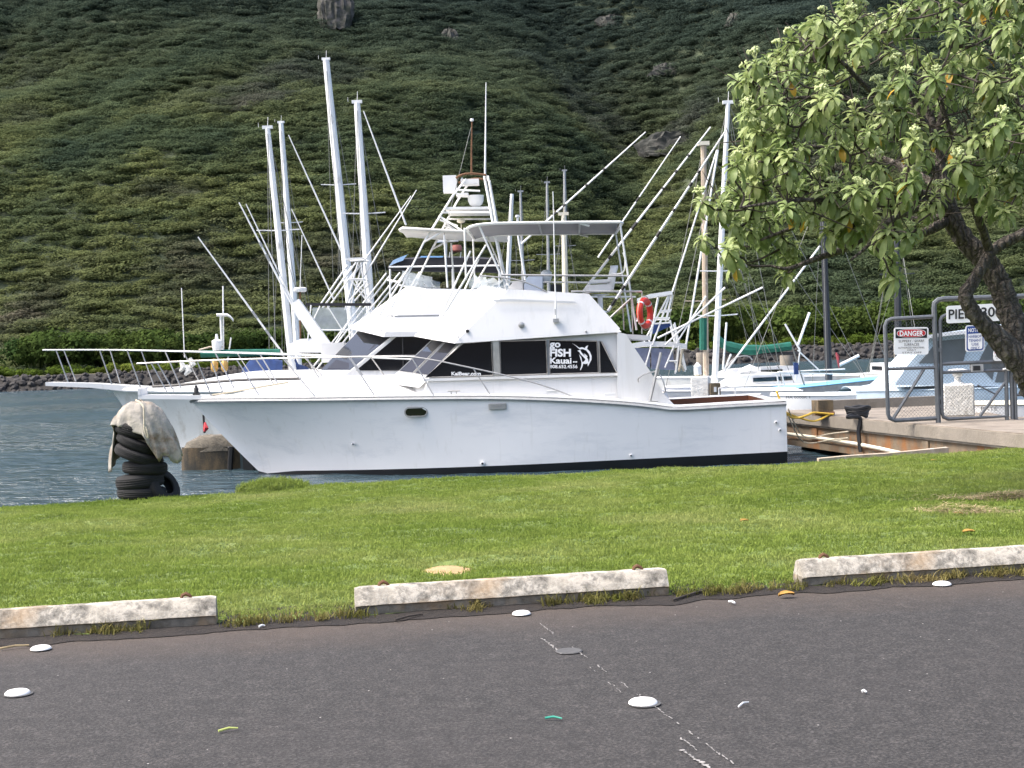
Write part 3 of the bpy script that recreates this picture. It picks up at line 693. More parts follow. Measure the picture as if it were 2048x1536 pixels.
# side wings behind the cabin
for sg in (0, 1):
    q = [Pf(*p, -1.62) for p in ((1235, 664), (1252, 668), (1270, 697), (1300, 742), (1330, 790), (1345, 806), (1352, 813), (1235, 803))]
    if sg: q = [FB.M(p) for p in q]
    MB().prism(q, FB.n * (.09 if not sg else -.09)).build('cabin_wing', GEL, fish)
# flybridge
bN = [Pf(1240, 657, -1.55), Pf(915, 680, -1.55), Pf(835, 666, -.25)]; uN = [Pf(1178, 588, -1.38), Pf(1018, 578, -1.38), Pf(962, 572, -.25)]
lN = [Pf(1243, 664, -1.56), Pf(910, 687, -1.56), Pf(829, 673, -.25)]
fbm = MB()
def sym(N): return N + [FB.M(p) for p in N[::-1]]
fbm.loft([sym(lN), sym([b_.lerp(l_, .3) - FB.a * .02 for b_, l_ in zip(bN, lN)]), sym(bN), sym(uN)], True, False)
fbm.poly(sym(lN))
inN = [u + (FB.a * (.10 if i else -.10)) + FB.n * .09 for i, u in enumerate(uN)]; fl = [p + V((0, 0, -.45)) for p in inN]
fbm.loft([sym(uN), sym(inN), sym(fl)], True, False); fbm.poly(sym(fl))
fly = fbm.build('flybridge', GEL, fish, sharp=18)
g = MB(); q = [off(Pf(*p, -1.47), .015) for p in ((985, 600), (1020, 598), (1150, 603), (1155, 607), (1020, 603), (990, 604))]; g.prism(q, -FB.n * .012); g.build('side_moulding', GEL, fly)
# aft overhang of the flybridge deck
q = [Pf(1180, 664, -1.45), Pf(1300, 671, -1.35)]; g = MB()
g.prism([q[0], q[1], FB.M(q[1]), FB.M(q[0])], (0, 0, -.09)); g.build('upper_deck', GEL, fish)
# small fittings on the flybridge and hull
def disc(px, py, t, r, mat, name, parent, ry=None, d=.02):
    c0 = Pf(px, py, t); m3 = Matrix((FB.a, V((0, 0, 1)), -FB.n)).transposed()
    MB().lathe(c0, [(r, 0), (r, d), (r * .7, d * 1.4), (r * .02, d * 1.5)], 14, m3).build(name, mat, parent)
disc(1043, 650, -1.53, .06, ALU, 'deck_light', fish); disc(935, 662, -1.53, .035, BLACK, 'vent', fish); disc(1172, 663, -1.55, .02, GREYR, 'fitting', fish); disc(917, 674, -1.55, .018, GREYR, 'fitting', fish)
def hull_t(px, py):      # half beam of the hull's side at a pixel, by search
    best = None
    for k in range(60):
        t = -(.4 + k * .027); p = Pf(px, py, t); s = FB.S(p)
        if s <= s0: continue
        z, b_ = sheer(s); v_ = max(0, min(1, (p.z - (WATER + .1)) / (z - WATER - .1)))
        tt = min(1, max(0, (s - s0 - 1.3) / ((s1 - s0) * .55))); wl = 1.84 * (1 - (1 - tt) ** 2.1); flr = 1 + .7 * (1 - sstep(s0, s0 + (s1 - s0) * .6, s))
        e = abs(wl + (b_ - wl) * v_ ** flr + t)
        if best is None or e < best[0]: best = (e, t)
    return best[1]
for px, py, r in ((706, 888, .035), (965, 927, .05), (1262, 911, .035), (1552, 845, .035), (1560, 860, .035)):
    t = hull_t(px, py); disc(px, py, t - .012, r, WHITE, 'through_hull_fitting', fish); disc(px, py, t - .035, r * .45, INK, 'drain_hole', fish)
t = hull_t(832, 824); c0 = Pf(832, 824, t - .02); g = MB(); h_ = MB()
ov = lambda w_, hh, d: [c0 - FB.n * d + FB.a * (w_ * (1 if math.cos(a) > 0 else -1) + hh * math.cos(a)) + V((0, 0, hh * math.sin(a))) for a in [2 * math.pi * (k + .5) / 20 for k in range(20)]]
g.tube(ov(.13, .085, .0), .018, 5, closed=True); po = h_.prism(ov(.13, .08, .005), FB.n * .03).build('porthole', GLASS, fish); g.build('porthole_rim', ALU, po)
t = hull_t(995, 813); c0 = Pf(995, 813, t - .02); vt = MB().box(c0, (.34, .03, .11), R(-2.5)).build('hull_vent', ALU, fish)
for k in range(3): MB().box(c0 - FB.n * .02 + V((0, 0, -.035 + .035 * k)), (.30, .02, .012), R(-2.5)).build('louvre', GREYR, vt)
for px, py in ((1104, 784), (1220, 789)):
    MB().box(Pf(px, py, -1.78), (.2, .16, .05), R(-2.5)).build('deck_step', GEL, fish)
g = MB(); c0 = Pf(908, 789, -1.82)
g.tube([c0 + FB.a * -.12 + V((0, 0, .07)), c0 + FB.a * .12 + V((0, 0, .07))], .014); g.rod(c0 + FB.a * -.05, c0 + FB.a * -.05 + V((0, 0, .07)), .012); g.rod(c0 + FB.a * .05, c0 + FB.a * .05 + V((0, 0, .07)), .012); g.build('cleat', ALU, fish)
c0 = Pf(393, 790, -.1); g = MB().box(c0, (.12, .14, .09)); g.lathe(c0, [(.05, 0), (.05, .13), (.03, .16), (.03, .2)], 10); g.build('anchor_winch', BLACK, fish)
# spray strake low on the bow
g = MB(); pts_ = []
for k in range(14):
    x_ = 545 + 150 * k / 13; y_ = 926 + 20 * (k / 13) ** .9; pts_.append(Pf(x_, y_, hull_t(x_, y_) - .004))

# bow rails
RT = [(274, 727, -.12), (380, 722, -.5), (500, 718, -.95), (640, 715, -1.35), (800, 713, -1.66), (860, 719, -1.74), (920, 731, -1.8), (990, 746, -1.84), (1060, 763, -1.88), (1110, 779, -1.9), (1150, 795, -1.93)]
rl = smooth([Pf(x_, y_, t_) for x_, y_, t_ in RT], 4)
g = MB(); g.tube(rl, .016, 6); bow = g.build('bow_rail', ALU, fish); g = MB(); g.tube([FB.M(p) for p in rl], .019, 6); g.build('bow_rail', ALU, fish)
MB().rod(rl[0], FB.M(rl[0]), .019).build('bow_rail', ALU, fish)
for (xa, ya, ta), (xb, yb, tb) in (((302, 726, -.22), (334, 784, -.25)), ((394, 722, -.55), (424, 795, -.5)), ((473, 719, -.86), (521, 795, -1.0)), ((566, 717, -1.15), (630, 793, -1.36)), ((698, 714.5, -1.48), (749, 791, -1.62)), ((823, 714.5, -1.69), (867, 790, -1.8)), ((946, 736, -1.81), (981, 790, -1.88))):
    a_, b_ = Pf(xa, ya, ta), Pf(xb, yb, tb); MB().rod(a_, b_, .013).build('stanchion', ALU, fish); MB().rod(FB.M(a_), FB.M(b_), .015).build('stanchion', ALU, fish)
# hardtop: frame tubes round a pale canvas panel
HN = [(932, 460, -1.15), (945, 452, -1.32), (990, 447, -1.34), (1110, 445, -1.34), (1240, 444, -1.34)]
hp = [Pf(*p) for p in HN]; hm_ = [FB.M(p) for p in hp]
g = MB(); g.loft([[p + V((0, 0, .01)) for p in (a_, a_.lerp(b_, .25) + V((0, 0, .05)), a_.lerp(b_, .5) + V((0, 0, .07)), a_.lerp(b_, .75) + V((0, 0, .05)), b_)] for a_, b_ in zip(hp, hm_)], False, False)
HT = pm('grey_canvas_top', (.22, .22, .23), .8, var=.06, scale=3)
top = g.build('hardtop', HT, fish); sol = top.modifiers.new('s', 'SOLIDIFY'); sol.thickness = .02
g = MB(); g.tube(smooth(hp, 3) + [Pf(1245, 446, -1.25)] + [FB.M(p) for p in smooth(hp, 3)[::-1]], .028, 6, closed=True); g.build('hardtop_rim', PIPE, fish)
for f_ in (.35, .68): MB().rod(hp[2].lerp(hp[4], f_), hm_[2].lerp(hm_[4], f_), .02).build('hardtop_bow', GREYR, fish)
HARDPAIRS = [((929, 456, -1.18), (932, 560, -1.25)), ((958, 451, -1.3), (1015, 581, -1.33)), ((941, 502, -1.2), (880, 632, -1.3)), ((972, 490, -1.3), (884, 634, -1.34)), ((1240, 448, -1.3), (1273, 660, -1.3)), ((1003, 550, -1.36), (1256, 552, -1.36)), ((1131, 550, -1.36), (1131, 590, -1.36)), ((1142, 583, -1.36), (1284, 583, -1.36)), ((1263, 596, -1.32), (1215, 640, -1.3)), ((1165, 446, -1.3), (1115, 432, -.9)) if False else ((1179, 452, -1.3), (1160, 447, -1.3))]
for a_, b_ in HARDPAIRS:
    p, q = Pf(*a_), Pf(*b_); MB().rod(p, q, .022).build('top_support', PIPE if a_[1] < 545 else ALU, fish); MB().rod(FB.M(p), FB.M(q), .02).build('top_support', PIPE, fish)
g = MB(); g.tube(smooth([Pf(958, 551, -1.36), Pf(1026, 558, -1.37), Pf(1065, 570, -1.38), Pf(1094, 584, -1.38)], 4), .016); g.build('flybridge_rail', ALU, fish)
g = MB(); g.tube(smooth([Pf(1246, 505, -1.3), Pf(1250, 520, -1.3), Pf(1246, 545, -1.25), Pf(1222, 548, -1.0)], 4), .016); g.build('grab_rail', PIPE, fish)
g = MB(); g.tube(smooth([Pf(1162, 588, -1.2), Pf(1200, 584, -1.2), Pf(1240, 590, -1.2), Pf(1248, 660, -1.2)], 4), .014); g.build('ladder_rail', ALU, fish)
g = MB(); g.tube([Pf(1284, 583, -1.36), Pf(1284, 668, -1.36)], .014); g.tube([Pf(1262, 583, -1.36), Pf(1266, 668, -1.36)], .012); g.build('rear_rail', ALU, fish)
# crumpled clear windscreen of the flybridge
ws = []
for i in range(13):
    u = i / 12; px = 938 + 75 * u; t = -.3 - 1.06 * sstep(.0, .8, u)
    base = Pf(px, 576 + 3 * u, t); hgt = .30 * (1 - .5 * u ** 2) * (.8 + .2 * math.sin(i * 2.1)); z_ = .07 * (1 if i % 2 else -1)
    ws.append([base, base + V((.02 + z_ * .4, z_, hgt * .5)), base + V((.07 - z_ * .3, -z_ * .6, hgt))])
g = MB(); g.loft(ws, False, False); g.loft([[FB.M(p) for p in r] for r in ws], False, False); g.build('clear_windscreen', CLEAR, fish, sharp=15)
# helm seat, console, loose covers
hs = Pf(1200, 590, -.5)
g = MB(); g.lathe(hs + V((0, 0, -.35)), [(.16, 0), (.05, .05), (.05, .33), (.2, .36)], 12); g.build('seat_pedestal', WHITE, fish)
SEATW = pm('white_vinyl_cushion', (.72, .71, .68), .5, var=.08, scale=8)
g = MB(); c0 = hs + V((0, 0, .06))
g.loft([[c0 + FB.a * (x_ * w_) + FB.n * (y_ * .24) + V((0, 0, z_)) for x_, y_ in ((-1, -.8), (-.8, -1), (.8, -1), (1, -.8), (1, .8), (.8, 1), (-.8, 1), (-1, .8))] for z_, w_ in ((0, .2), (.03, .27), (.11, .28), (.14, .2))]); g.build('helm_seat', SEATW, fish)
g = MB(); c0 = hs + FB.a * .2 + V((0, 0, .1))
g.loft([[c0 + FB.a * (x_ * .075 + lean) + FB.n * (y_ * wy) + V((0, 0, z_)) for x_, y_ in ((-1, -.8), (-.4, -1), (.6, -1), (1, -.8), (1, .8), (.6, 1), (-.4, 1), (-1, .8))] for z_, wy, lean in ((0, .2, 0), (.1, .25, .02), (.3, .26, .06), (.42, .2, .1), (.47, .12, .1))]); g.build('helm_seat_back', SEATW, fish)
for t in (-1, 1): MB().box(hs + V((0, 0, .27)) + FB.n * (.25 * t), (.4, .06, .05), R(-2.5)).build('armrest', SEATW, fish)
cs_ = Pf(1068, 588, -.3)
g = MB(); g.loft([[cs_ + FB.a * (x_ * .18 * w_ - .0 + dx) + FB.n * (y_ * .5 * w_) + V((0, 0, z_)) for x_, y_ in ((-1, -1), (1, -1), (1, 1), (-1, 1))] for z_, w_, dx in ((-.4, 1, 0), (.15, 1, 0), (.32, .85, .04), (.36, .6, .05))]); g.build('helm_console', pm('pale_cover', (.62, .66, .72), .7, var=.1, bmp=.3, bscale=6), fish)
g = MB(); c0 = Pf(1032, 590, -.2); g.loft([[c0 + FB.a * (x_ * .16 * w_ + dx) + FB.n * (y_ * .4 * w_) + V((0, 0, z_)) for x_, y_ in ((-1, -1), (1, -1), (1, 1), (-1, 1))] for z_, w_, dx in ((-.4, 1, 0), (.1, 1, 0), (.25, .6, .05))]); g.build('bench_seat', SEATW, fish)
MB().lathe(Pf(1093, 560, -.2), [(.09, -.02), (.11, .05), (.11, .16), (.05, .2)], 12).build('compass_cover', WHITE, fish)
MB().box(Pf(1112, 577, -.4), (.22, .3, .16)).build('instrument_box', BLACK, fish)
# whip antenna
g = MB(); g.tube([Pf(1112, 640, -1.58), Pf(1111, 600, -1.58), Pf(1106, 383, -1.58)], [.02, .016, .009], 6); an = g.build('antenna', WHITE, fish)
MB().box(Pf(1112, 641, -1.56), (.11, .08, .07), R(-2.5)).build('antenna_base', GREYR, an); MB().tube([Pf(1112, 640, -1.58), Pf(1111, 618, -1.58)], .018).build('antenna_ferrule', GREYR, an)
# boarding pole and grab rails on the wing
g = MB(); g.tube([Pf(1300, 801, -1.8), Pf(1322, 705, -1.75)], .028, 8); g.box(Pf(1300, 803, -1.8), (.3, .12, .02)); g.build('pole', ALU, fish)
g = MB(); g.tube(smooth([Pf(1277, 764, -1.68), Pf(1277, 757, -1.72), Pf(1290, 748, -1.72), Pf(1313, 742, -1.72), Pf(1316, 738, -1.68)], 3), .014); g.build('grab_rail', ALU, fish)
g = MB(); g.tube(smooth([Pf(1320, 750, -1.68), Pf(1326, 762, -1.72), Pf(1331, 782, -1.72), Pf(1325, 785, -1.68)], 3), .014); g.build('grab_rail', ALU, fish)
# outriggers: white poles with black sleeves
def banded(name, parent, a, b_, r, bands, m1=WHITE, m2=BLACK):
    o = MB().tube([a, a.lerp(b_, .5), b_], [r, r * .85, r * .55], 6).build(name, m1, parent)
    for f0, f1 in bands: MB().rod(a.lerp(b_, f0), a.lerp(b_, f1), r * 1.08, 6).build('sleeve', m2, o)
banded('outrigger', fish, Pf(1216, 622, -1.3), Pf(1451, 262, -1.9), .03, [(.03, .07), (.12, .145), (.42, .45), (.56, .575), (.70, .72), (.77, .785)])
banded('outrigger', fish, Pf(1165, 585, 1.3), Pf(1421, 254, 1.9), .03, [(.2, .22), (.38, .42), (.62, .63), (.72, .735), (.82, .83)])
# lettering and marlin on the after side window
PW = lambda x_, y_: off(Pf(x_, y_, -1.5), .026)
for body, r_, bo in (('go', (1099, 685, 1121, 699), .035), ('FISH', (1099.5, 697.5, 1142, 713.5), .04), ('Kauai', (1100, 715, 1143, 727.5), .03), ('808.652.4556', (1100, 729.5, 1155, 736.5), .02)):
    text_mesh(body, PW, r_[0], r_[1], r_[2], r_[3], DECAL, w3[0], bold=bo)
g = MB()
for k in range(3): g.poly([PW(1146 + k * 3, 722.5), PW(1148.2 + k * 3, 722.5), PW(1148.2 + k * 3, 725), PW(1146 + k * 3, 725)])
g.build('lettering', DECAL, w3[0])
ML = [[(860, 265), (1010, 365), (1070, 350), (1120, 370), (1150, 330), (1192, 315), (1168, 385), (1225, 440), (1262, 530), (1258, 610), (1215, 690), (1185, 745), (1178, 700), (1215, 630), (1225, 560), (1205, 490), (1150, 420), (1080, 390), (1020, 400), (960, 345)],
      [(970, 425), (1030, 410), (1050, 450), (1090, 500), (1150, 540), (1190, 600), (1200, 680), (1140, 695), (1080, 690), (1075, 660), (1110, 640), (1135, 600), (1090, 550), (1030, 490), (1010, 450)],
      [(1005, 495), (1050, 560), (1070, 650), (1090, 690), (1070, 760), (1035, 825), (1025, 815), (1050, 740), (1055, 660), (1030, 580)], [(1095, 480), (1125, 490), (1185, 545), (1160, 552)]]
g = MB()
for pl in ML: g.poly([PW(1060 + x_ / 10.24, 660 + y_ / 10.24) for x_, y_ in pl])
g.build('marlin_emblem', DECAL, w3[0])
text_mesh('KaiBear.com', PW, 903, 743.5, 962, 752 - 1, DECAL, w1[0], bold=.04)
# life ring hanging on the rear rail: a thing of its own
lr = thing('life_ring', Pf(1290, 628, -1.45), 'red orange life ring hanging on the rear rail of the flybridge', 'life ring')
c0 = Pf(1290, 626, -1.45); rot = Matrix.Rotation(R(60), 3, 'Z')
cir = [c0 + rot @ V((.245 * math.cos(a), 0, .245 * math.sin(a))) for a in [2 * math.pi * k / 28 for k in range(28)]]
MB().tube(cir, .062, 10, closed=True).build('ring', REDP, lr)
for a in (R(45), R(135), R(-45), R(-135)):
    p, q = (c0 + rot @ V((.245 * math.cos(a + d), 0, .245 * math.sin(a + d))) for d in (-.07, .07)); MB().rod(p, q, .064, 10).build('band', WHITE, lr)
g = MB(); g.tube([c0 + rot @ V((.33 * math.cos(a), 0, .33 * math.sin(a))) for a in [2 * math.pi * k / 24 for k in range(24)]], .008, 4, closed=True); g.build('grab_line', ROPE, lr)
ln = thing('mooring_line', Pf(560, 775, -.6), 'tan mooring line lying across the foredeck of the front fishing boat', 'rope')
pts = [(424, 796), (460, 790), (510, 782), (545, 777), (575, 771)]
MB().tube(smooth([FB.L(FB.S(Pf(x_, y_, -.4)), -.35 - .1 * math.sin(i), (sheer(FB.S(Pf(x_, y_, -.4)))[0] - WATER) + crown(FB.S(Pf(x_, y_, -.4))) * .85 + .06) for i, (x_, y_) in enumerate(pts)], 4), .02, 6).build('strand', ROPE, ln)

# ================================================================== the tower boat behind
TB = Frame((-4.0, 35.4, WATER), R(-1.5)); Pt = TB.P
tow = thing('tower_boat', TB.L(0, 0, 0), 'white sport fishing boat with tall tuna tower and long bow pulpit, behind the front boat', 'boat')
sh2, q0, q1 = motor_hull(TB, [(222, 776, 0.0), (270, 778, .55), (360, 780, 1.05), (480, 779, 1.5), (640, 777, 1.85), (820, 778, 2.05), (1000, 784, 2.1), (1200, 796, 2.05)], None, (1200, 890), (318, 905), 1.9, tow, (GELOLD, BLACKP, WHITE), rail=.05)
dk = []
for i in range(30):
    s = q0 + (q1 - q0) * i / 29; z, b_ = sh2(s); z -= WATER; b_ = max(b_ - .02, .01); cr = .42 * sstep(q0 + .5, q0 + 4, s)
    dk.append([TB.L(s, t * b_, z + cr * (1 - sstep(.0, .92, abs(t))) + .01) for t in (-1, -.94, -.84, -.7, -.4, 0, .4, .7, .84, .94, 1)])
MB().loft(dk, False, False).build('deck', GEL, tow)
g = MB(); g.tube([TB.L(s, -(sh2(s)[1] * .72), sh2(s)[0] - WATER + .18 * sstep(q0 + .5, q0 + 4, s) + .05) for s in [q0 + 1.2 + 3.8 * i / 14 for i in range(15)]], .035, 5); g.build('deck_stripe', BLACK, tow)
g = MB(); p0, p1 = Pt(99, 764, 0), Pt(300, 773, 0); pm_ = Pt(190, 766, 0)
g.loft([[TB.L(TB.S(p), -w_, p.z - WATER), TB.L(TB.S(p), w_, p.z - WATER), TB.L(TB.S(p), w_, p.z - WATER - h_), TB.L(TB.S(p), -w_, p.z - WATER - h_)] for p, w_, h_ in ((p0, .3, .09), (pm_, .34, .11), (p1, .42, .16))]); g.build('pulpit', GEL, tow)
rl = smooth([Pt(*p) for p in ((86, 700, -.25), (230, 700, -.5), (400, 704, -1.1), (560, 709, -1.5), (760, 716, -1.85), (900, 724, -1.95), (960, 745, -2.0))], 4)
MB().tube(rl, .021).build('bow_rail', PIPE, tow); MB().tube([TB.M(p) for p in rl], .021).build('bow_rail', PIPE, tow); MB().rod(rl[0], TB.M(rl[0]), .021).build('bow_rail', PIPE, tow)
for a_, b_ in (((112, 700, -.28), (136, 764, -.3)), ((199, 700, -.42), (223, 768, -.36)), ((254, 700, -.6), (281, 775, -.6)), ((330, 702, -.85), (362, 776, -1.02)), ((430, 705, -1.2), (468, 776, -1.4)), ((520, 708, -1.4), (560, 775, -1.65)), ((610, 711, -1.6), (650, 775, -1.8)), ((700, 714, -1.75), (742, 775, -1.9))):
    p, q = Pt(*a_), Pt(*b_); MB().rod(p, q, .017).build('stanchion', ALU, tow); MB().rod(TB.M(p), TB.M(q), .015).build('stanchion', ALU, tow)
# cabin with dark glass
N = [Pt(655, 775, -1.45), Pt(700, 742, -1.45), Pt(790, 668, -1.4), Pt(1080, 662, -1.4), Pt(1080, 790, -1.45)]; Cc = [Pt(610, 765, 0), Pt(640, 742, 0), Pt(716, 662, 0)]
g = MB(); Fm = [TB.M(p) for p in N]; g.poly(N); g.poly(Fm)
for i, j in ((2, 3), (3, 4)): g.poly([N[i], N[j], Fm[j], Fm[i]])
for A_ in (N, Fm): g.poly([A_[0], A_[1], Cc[1], Cc[0]]); g.poly([A_[1], A_[2], Cc[2], Cc[1]])
g.poly([N[2], Fm[2], Cc[2]]); g.build('cabin', GEL, tow, sharp=20)
for sg in (0, 1):
    mm = (lambda p: p) if not sg else TB.M
    q = [mm(Pt(*p, -1.46)) for p in ((712, 741), (795, 672), (1000, 668), (1000, 742))]; o = MB().prism(q, TB.n * (-.012 if not sg else .012)).build('window', GLASS, tow)
    for px in (805, 905): MB().rod(mm(Pt(px, 671, -1.48)), mm(Pt(px + 2, 741, -1.48)), .018).build('window_bar', BLACK, o)
    A1, A2, C1, C2 = N[1], N[2], Cc[1], Cc[2]; nn = ((A2 - A1).cross(C1 - A1)).normalized(); nn = nn if nn.x < 0 else -nn
    B = lambda u, v_: (A1.lerp(C1, u)).lerp(A2.lerp(C2, u), v_) + nn * .012
    o = MB().poly([mm(B(.02, .02)), mm(B(.98, .02)), mm(B(.98, .98)), mm(B(.02, .98))]).build('windshield', GLASS, tow)
    MB().poly([mm(B(.12, .05) + nn * .008), mm(B(.80, .05) + nn * .008), mm(B(.80, .68) + nn * .008), mm(B(.12, .68) + nn * .008)]).build('sun_screen', SCREEN, o)
g = MB(); q = [Pt(690, 742, -.3), Pt(655, 728, -.3), Pt(640, 745, -.3)]
# flybridge
lN = [Pt(1080, 668, -1.6), Pt(768, 674, -1.6), Pt(699, 657, -.25)]; bN = [Pt(1080, 660, -1.6), Pt(770, 664, -1.6), Pt(702, 652, -.25)]
b2 = [Pt(1080, 628, -1.5), Pt(790, 634, -1.5), Pt(738, 628, -.25)]; u2 = [Pt(1040, 580, -1.38), Pt(852, 577, -1.38), Pt(815, 572, -.25)]
def sy2(N_): return N_ + [TB.M(p) for p in N_[::-1]]
g = MB(); g.loft([sy2(lN), sy2(bN), sy2(b2), sy2(u2)], True, False); g.poly(sy2(lN)); g.poly(sy2([p + V((0, 0, -.1)) for p in u2])); g.build('flybridge', GEL, tow, sharp=15)
g = MB(); g.loft([[p + V((0, 0, z_)) + (p - TB.L(2, 0, 0)).normalized() * .006 for p in sy2(b2)] for z_ in (-.03, .03)], True, False); g.build('stripe', GREYR, tow)
g = MB(); ws = []
for i in range(9):
    u = i / 8; base = Pt(812 + 60 * u, 575, -.3 - 1.0 * u); z_ = .06 * (1 if i % 2 else -1); ws.append([base, base + V((-.05 + z_, z_, .22 * (1 - .4 * u))), base + V((-.08, -z_, .42 * (1 - .4 * u)))])
g.loft(ws, False, False); g.loft([[TB.M(p) for p in r] for r in ws], False, False); g.build('clear_windscreen', CLEAR, tow, sharp=15)
# hardtop and tuna tower
hp = [Pt(*p) for p in ((797, 458, -.9), (805, 453, -1.2), (850, 456, -1.3), (930, 460, -1.3), (1010, 462, -1.3))]
g = MB(); g.loft([[a_, a_.lerp(TB.M(a_), .5) + V((0, 0, .04)), TB.M(a_)] for a_ in hp], False, False); o = g.build('hardtop', pm('cream_hardtop', (.62, .60, .55), .6, var=.08), tow); md = o.modifiers.new('s', 'SOLIDIFY'); md.thickness = .07
TW = [((848, 484, -1.2), (760, 662, -1.45)), ((905, 392, -.75), (848, 484, -1.2)), ((932, 358, -.5), (905, 392, -.75)), ((968, 352, -.5), (985, 445, -1.0)), ((985, 445, -1.0), (1012, 585, -1.3)), ((976, 352, -.5), (992, 445, -1.0)), ((880, 440, -.9), (915, 452, -1.0)), ((884, 425, -.85), (980, 425, -.85)), ((878, 432, -.9), (925, 462, -1.1)), ((848, 484, -1.2), (895, 458, -1.25)), ((820, 532, -1.3), (738, 664, -1.4)), ((888, 470, -1.25), (895, 575, -1.3)), ((1035, 465, -1.25), (1050, 560, -1.3)), ((800, 565, -1.35), (775, 560, -1.2)), ((960, 382, -.7), (915, 380, -.7))]
for a_, b_ in TW:
    p, q = Pt(*a_), Pt(*b_); MB().rod(p, q, .026).build('tower_leg', PIPE, tow); MB().rod(TB.M(p), TB.M(q), .026).build('tower_leg', PIPE, tow)
for px, py in ((924, 357), (972, 351)): MB().rod(Pt(px, py, -.5), TB.M(Pt(px, py, -.5)), .026).build('tower_rail', PIPE, tow)
g = MB(); g.tube(smooth([Pt(912, 356, -.5), Pt(925, 349, -.52), Pt(945, 347, -.52), Pt(972, 350, -.5)], 3), .03); g.tube(smooth([TB.M(Pt(912, 356, -.5)), TB.M(Pt(945, 347, -.52)), TB.M(Pt(972, 350, -.5))], 3), .03); g.build('tower_rail', RUST, tow)
g = MB(); a_, b_ = Pt(890, 419, -.85), Pt(978, 418, -.85); g.prism([a_, b_, TB.M(b_), TB.M(a_)], (0, 0, .06)); g.build('tower_platform', PIPE, tow)
MB().box(Pt(900, 369, -.2), (.33, .42, .40)).build('tower_console', WHITE, tow)
c0 = Pt(952, 412, -.2); g = MB(); g.loft([[c0 + V((w_ * math.cos(a), w_ * .9 * math.sin(a), z_)) for a in [2 * math.pi * k / 14 for k in range(14)]] for z_, w_ in ((0, .1), (.03, .15), (.12, .19), (.26, .2))]); g.build('tower_seat', WHITE, tow)
MB().box(Pt(925, 390, -.2), (.3, .5, .05)).build('tower_cushion', WHITE, tow); MB().box(Pt(940, 365, .2), (.45, .5, .12)).build('tower_dash', WHITE, tow)
MB().tube([Pt(943, 350, 0), Pt(943, 300, 0), Pt(944, 242, 0)], [.03, .026, .02]).build('antenna', RUST, tow); MB().lathe(Pt(944, 243, 0), [(.03, 0), (.05, .03), (.04, .07)], 8).build('antenna_cap', WHITE, tow)
MB().tube([Pt(970, 352, -.45), Pt(972, 165, -.45)], [.03, .012]).build('antenna', WHITE, tow)
MB().rod(Pt(942, 255, 0), Pt(888, 470, -.9), .007, 4).build('stay', WIRE, tow)
g = MB(); c0 = Pt(922, 441, -.4); g.lathe(c0, [(.06, -.06), (.1, -.04), (.1, .02), (.06, .05)], 12); g.rod(c0, c0 + V((0, 0, -.2)), .012); g.build('gps_dome', CREAM, tow)
g = MB(); c0 = Pt(1035, 434, .2); g.lathe(c0, [(.03, -.16), (.03, -.02), (.06, 0), (.05, .05)], 10); g.build('gps_dome', WHITE, tow)
banded('outrigger', tow, Pt(1040, 490, 1.5), Pt(1291, 264, 1.8), .032, [(.26, .29), (.34, .36), (.52, .535), (.66, .675)])
banded('outrigger', tow, Pt(1196, 515, 1.5), Pt(1361, 273, 1.6), .026, [(.22, .27), (.46, .50)])
# white davit beam on the far side of the foredeck
a_, b_ = Pt(588, 604, 1.2), Pt(655, 702, 1.2); d = (b_ - a_).normalized(); u = d.cross(TB.n)
MB().prism([a_ + u * .14, b_ + u * .17, b_ - u * .17, a_ - u * .11], TB.n * .22).build('davit', WHITE, tow)
MB().box(Pt(668, 705, 1.2), (.6, .5, .5)).build('davit_base', GEL, tow)
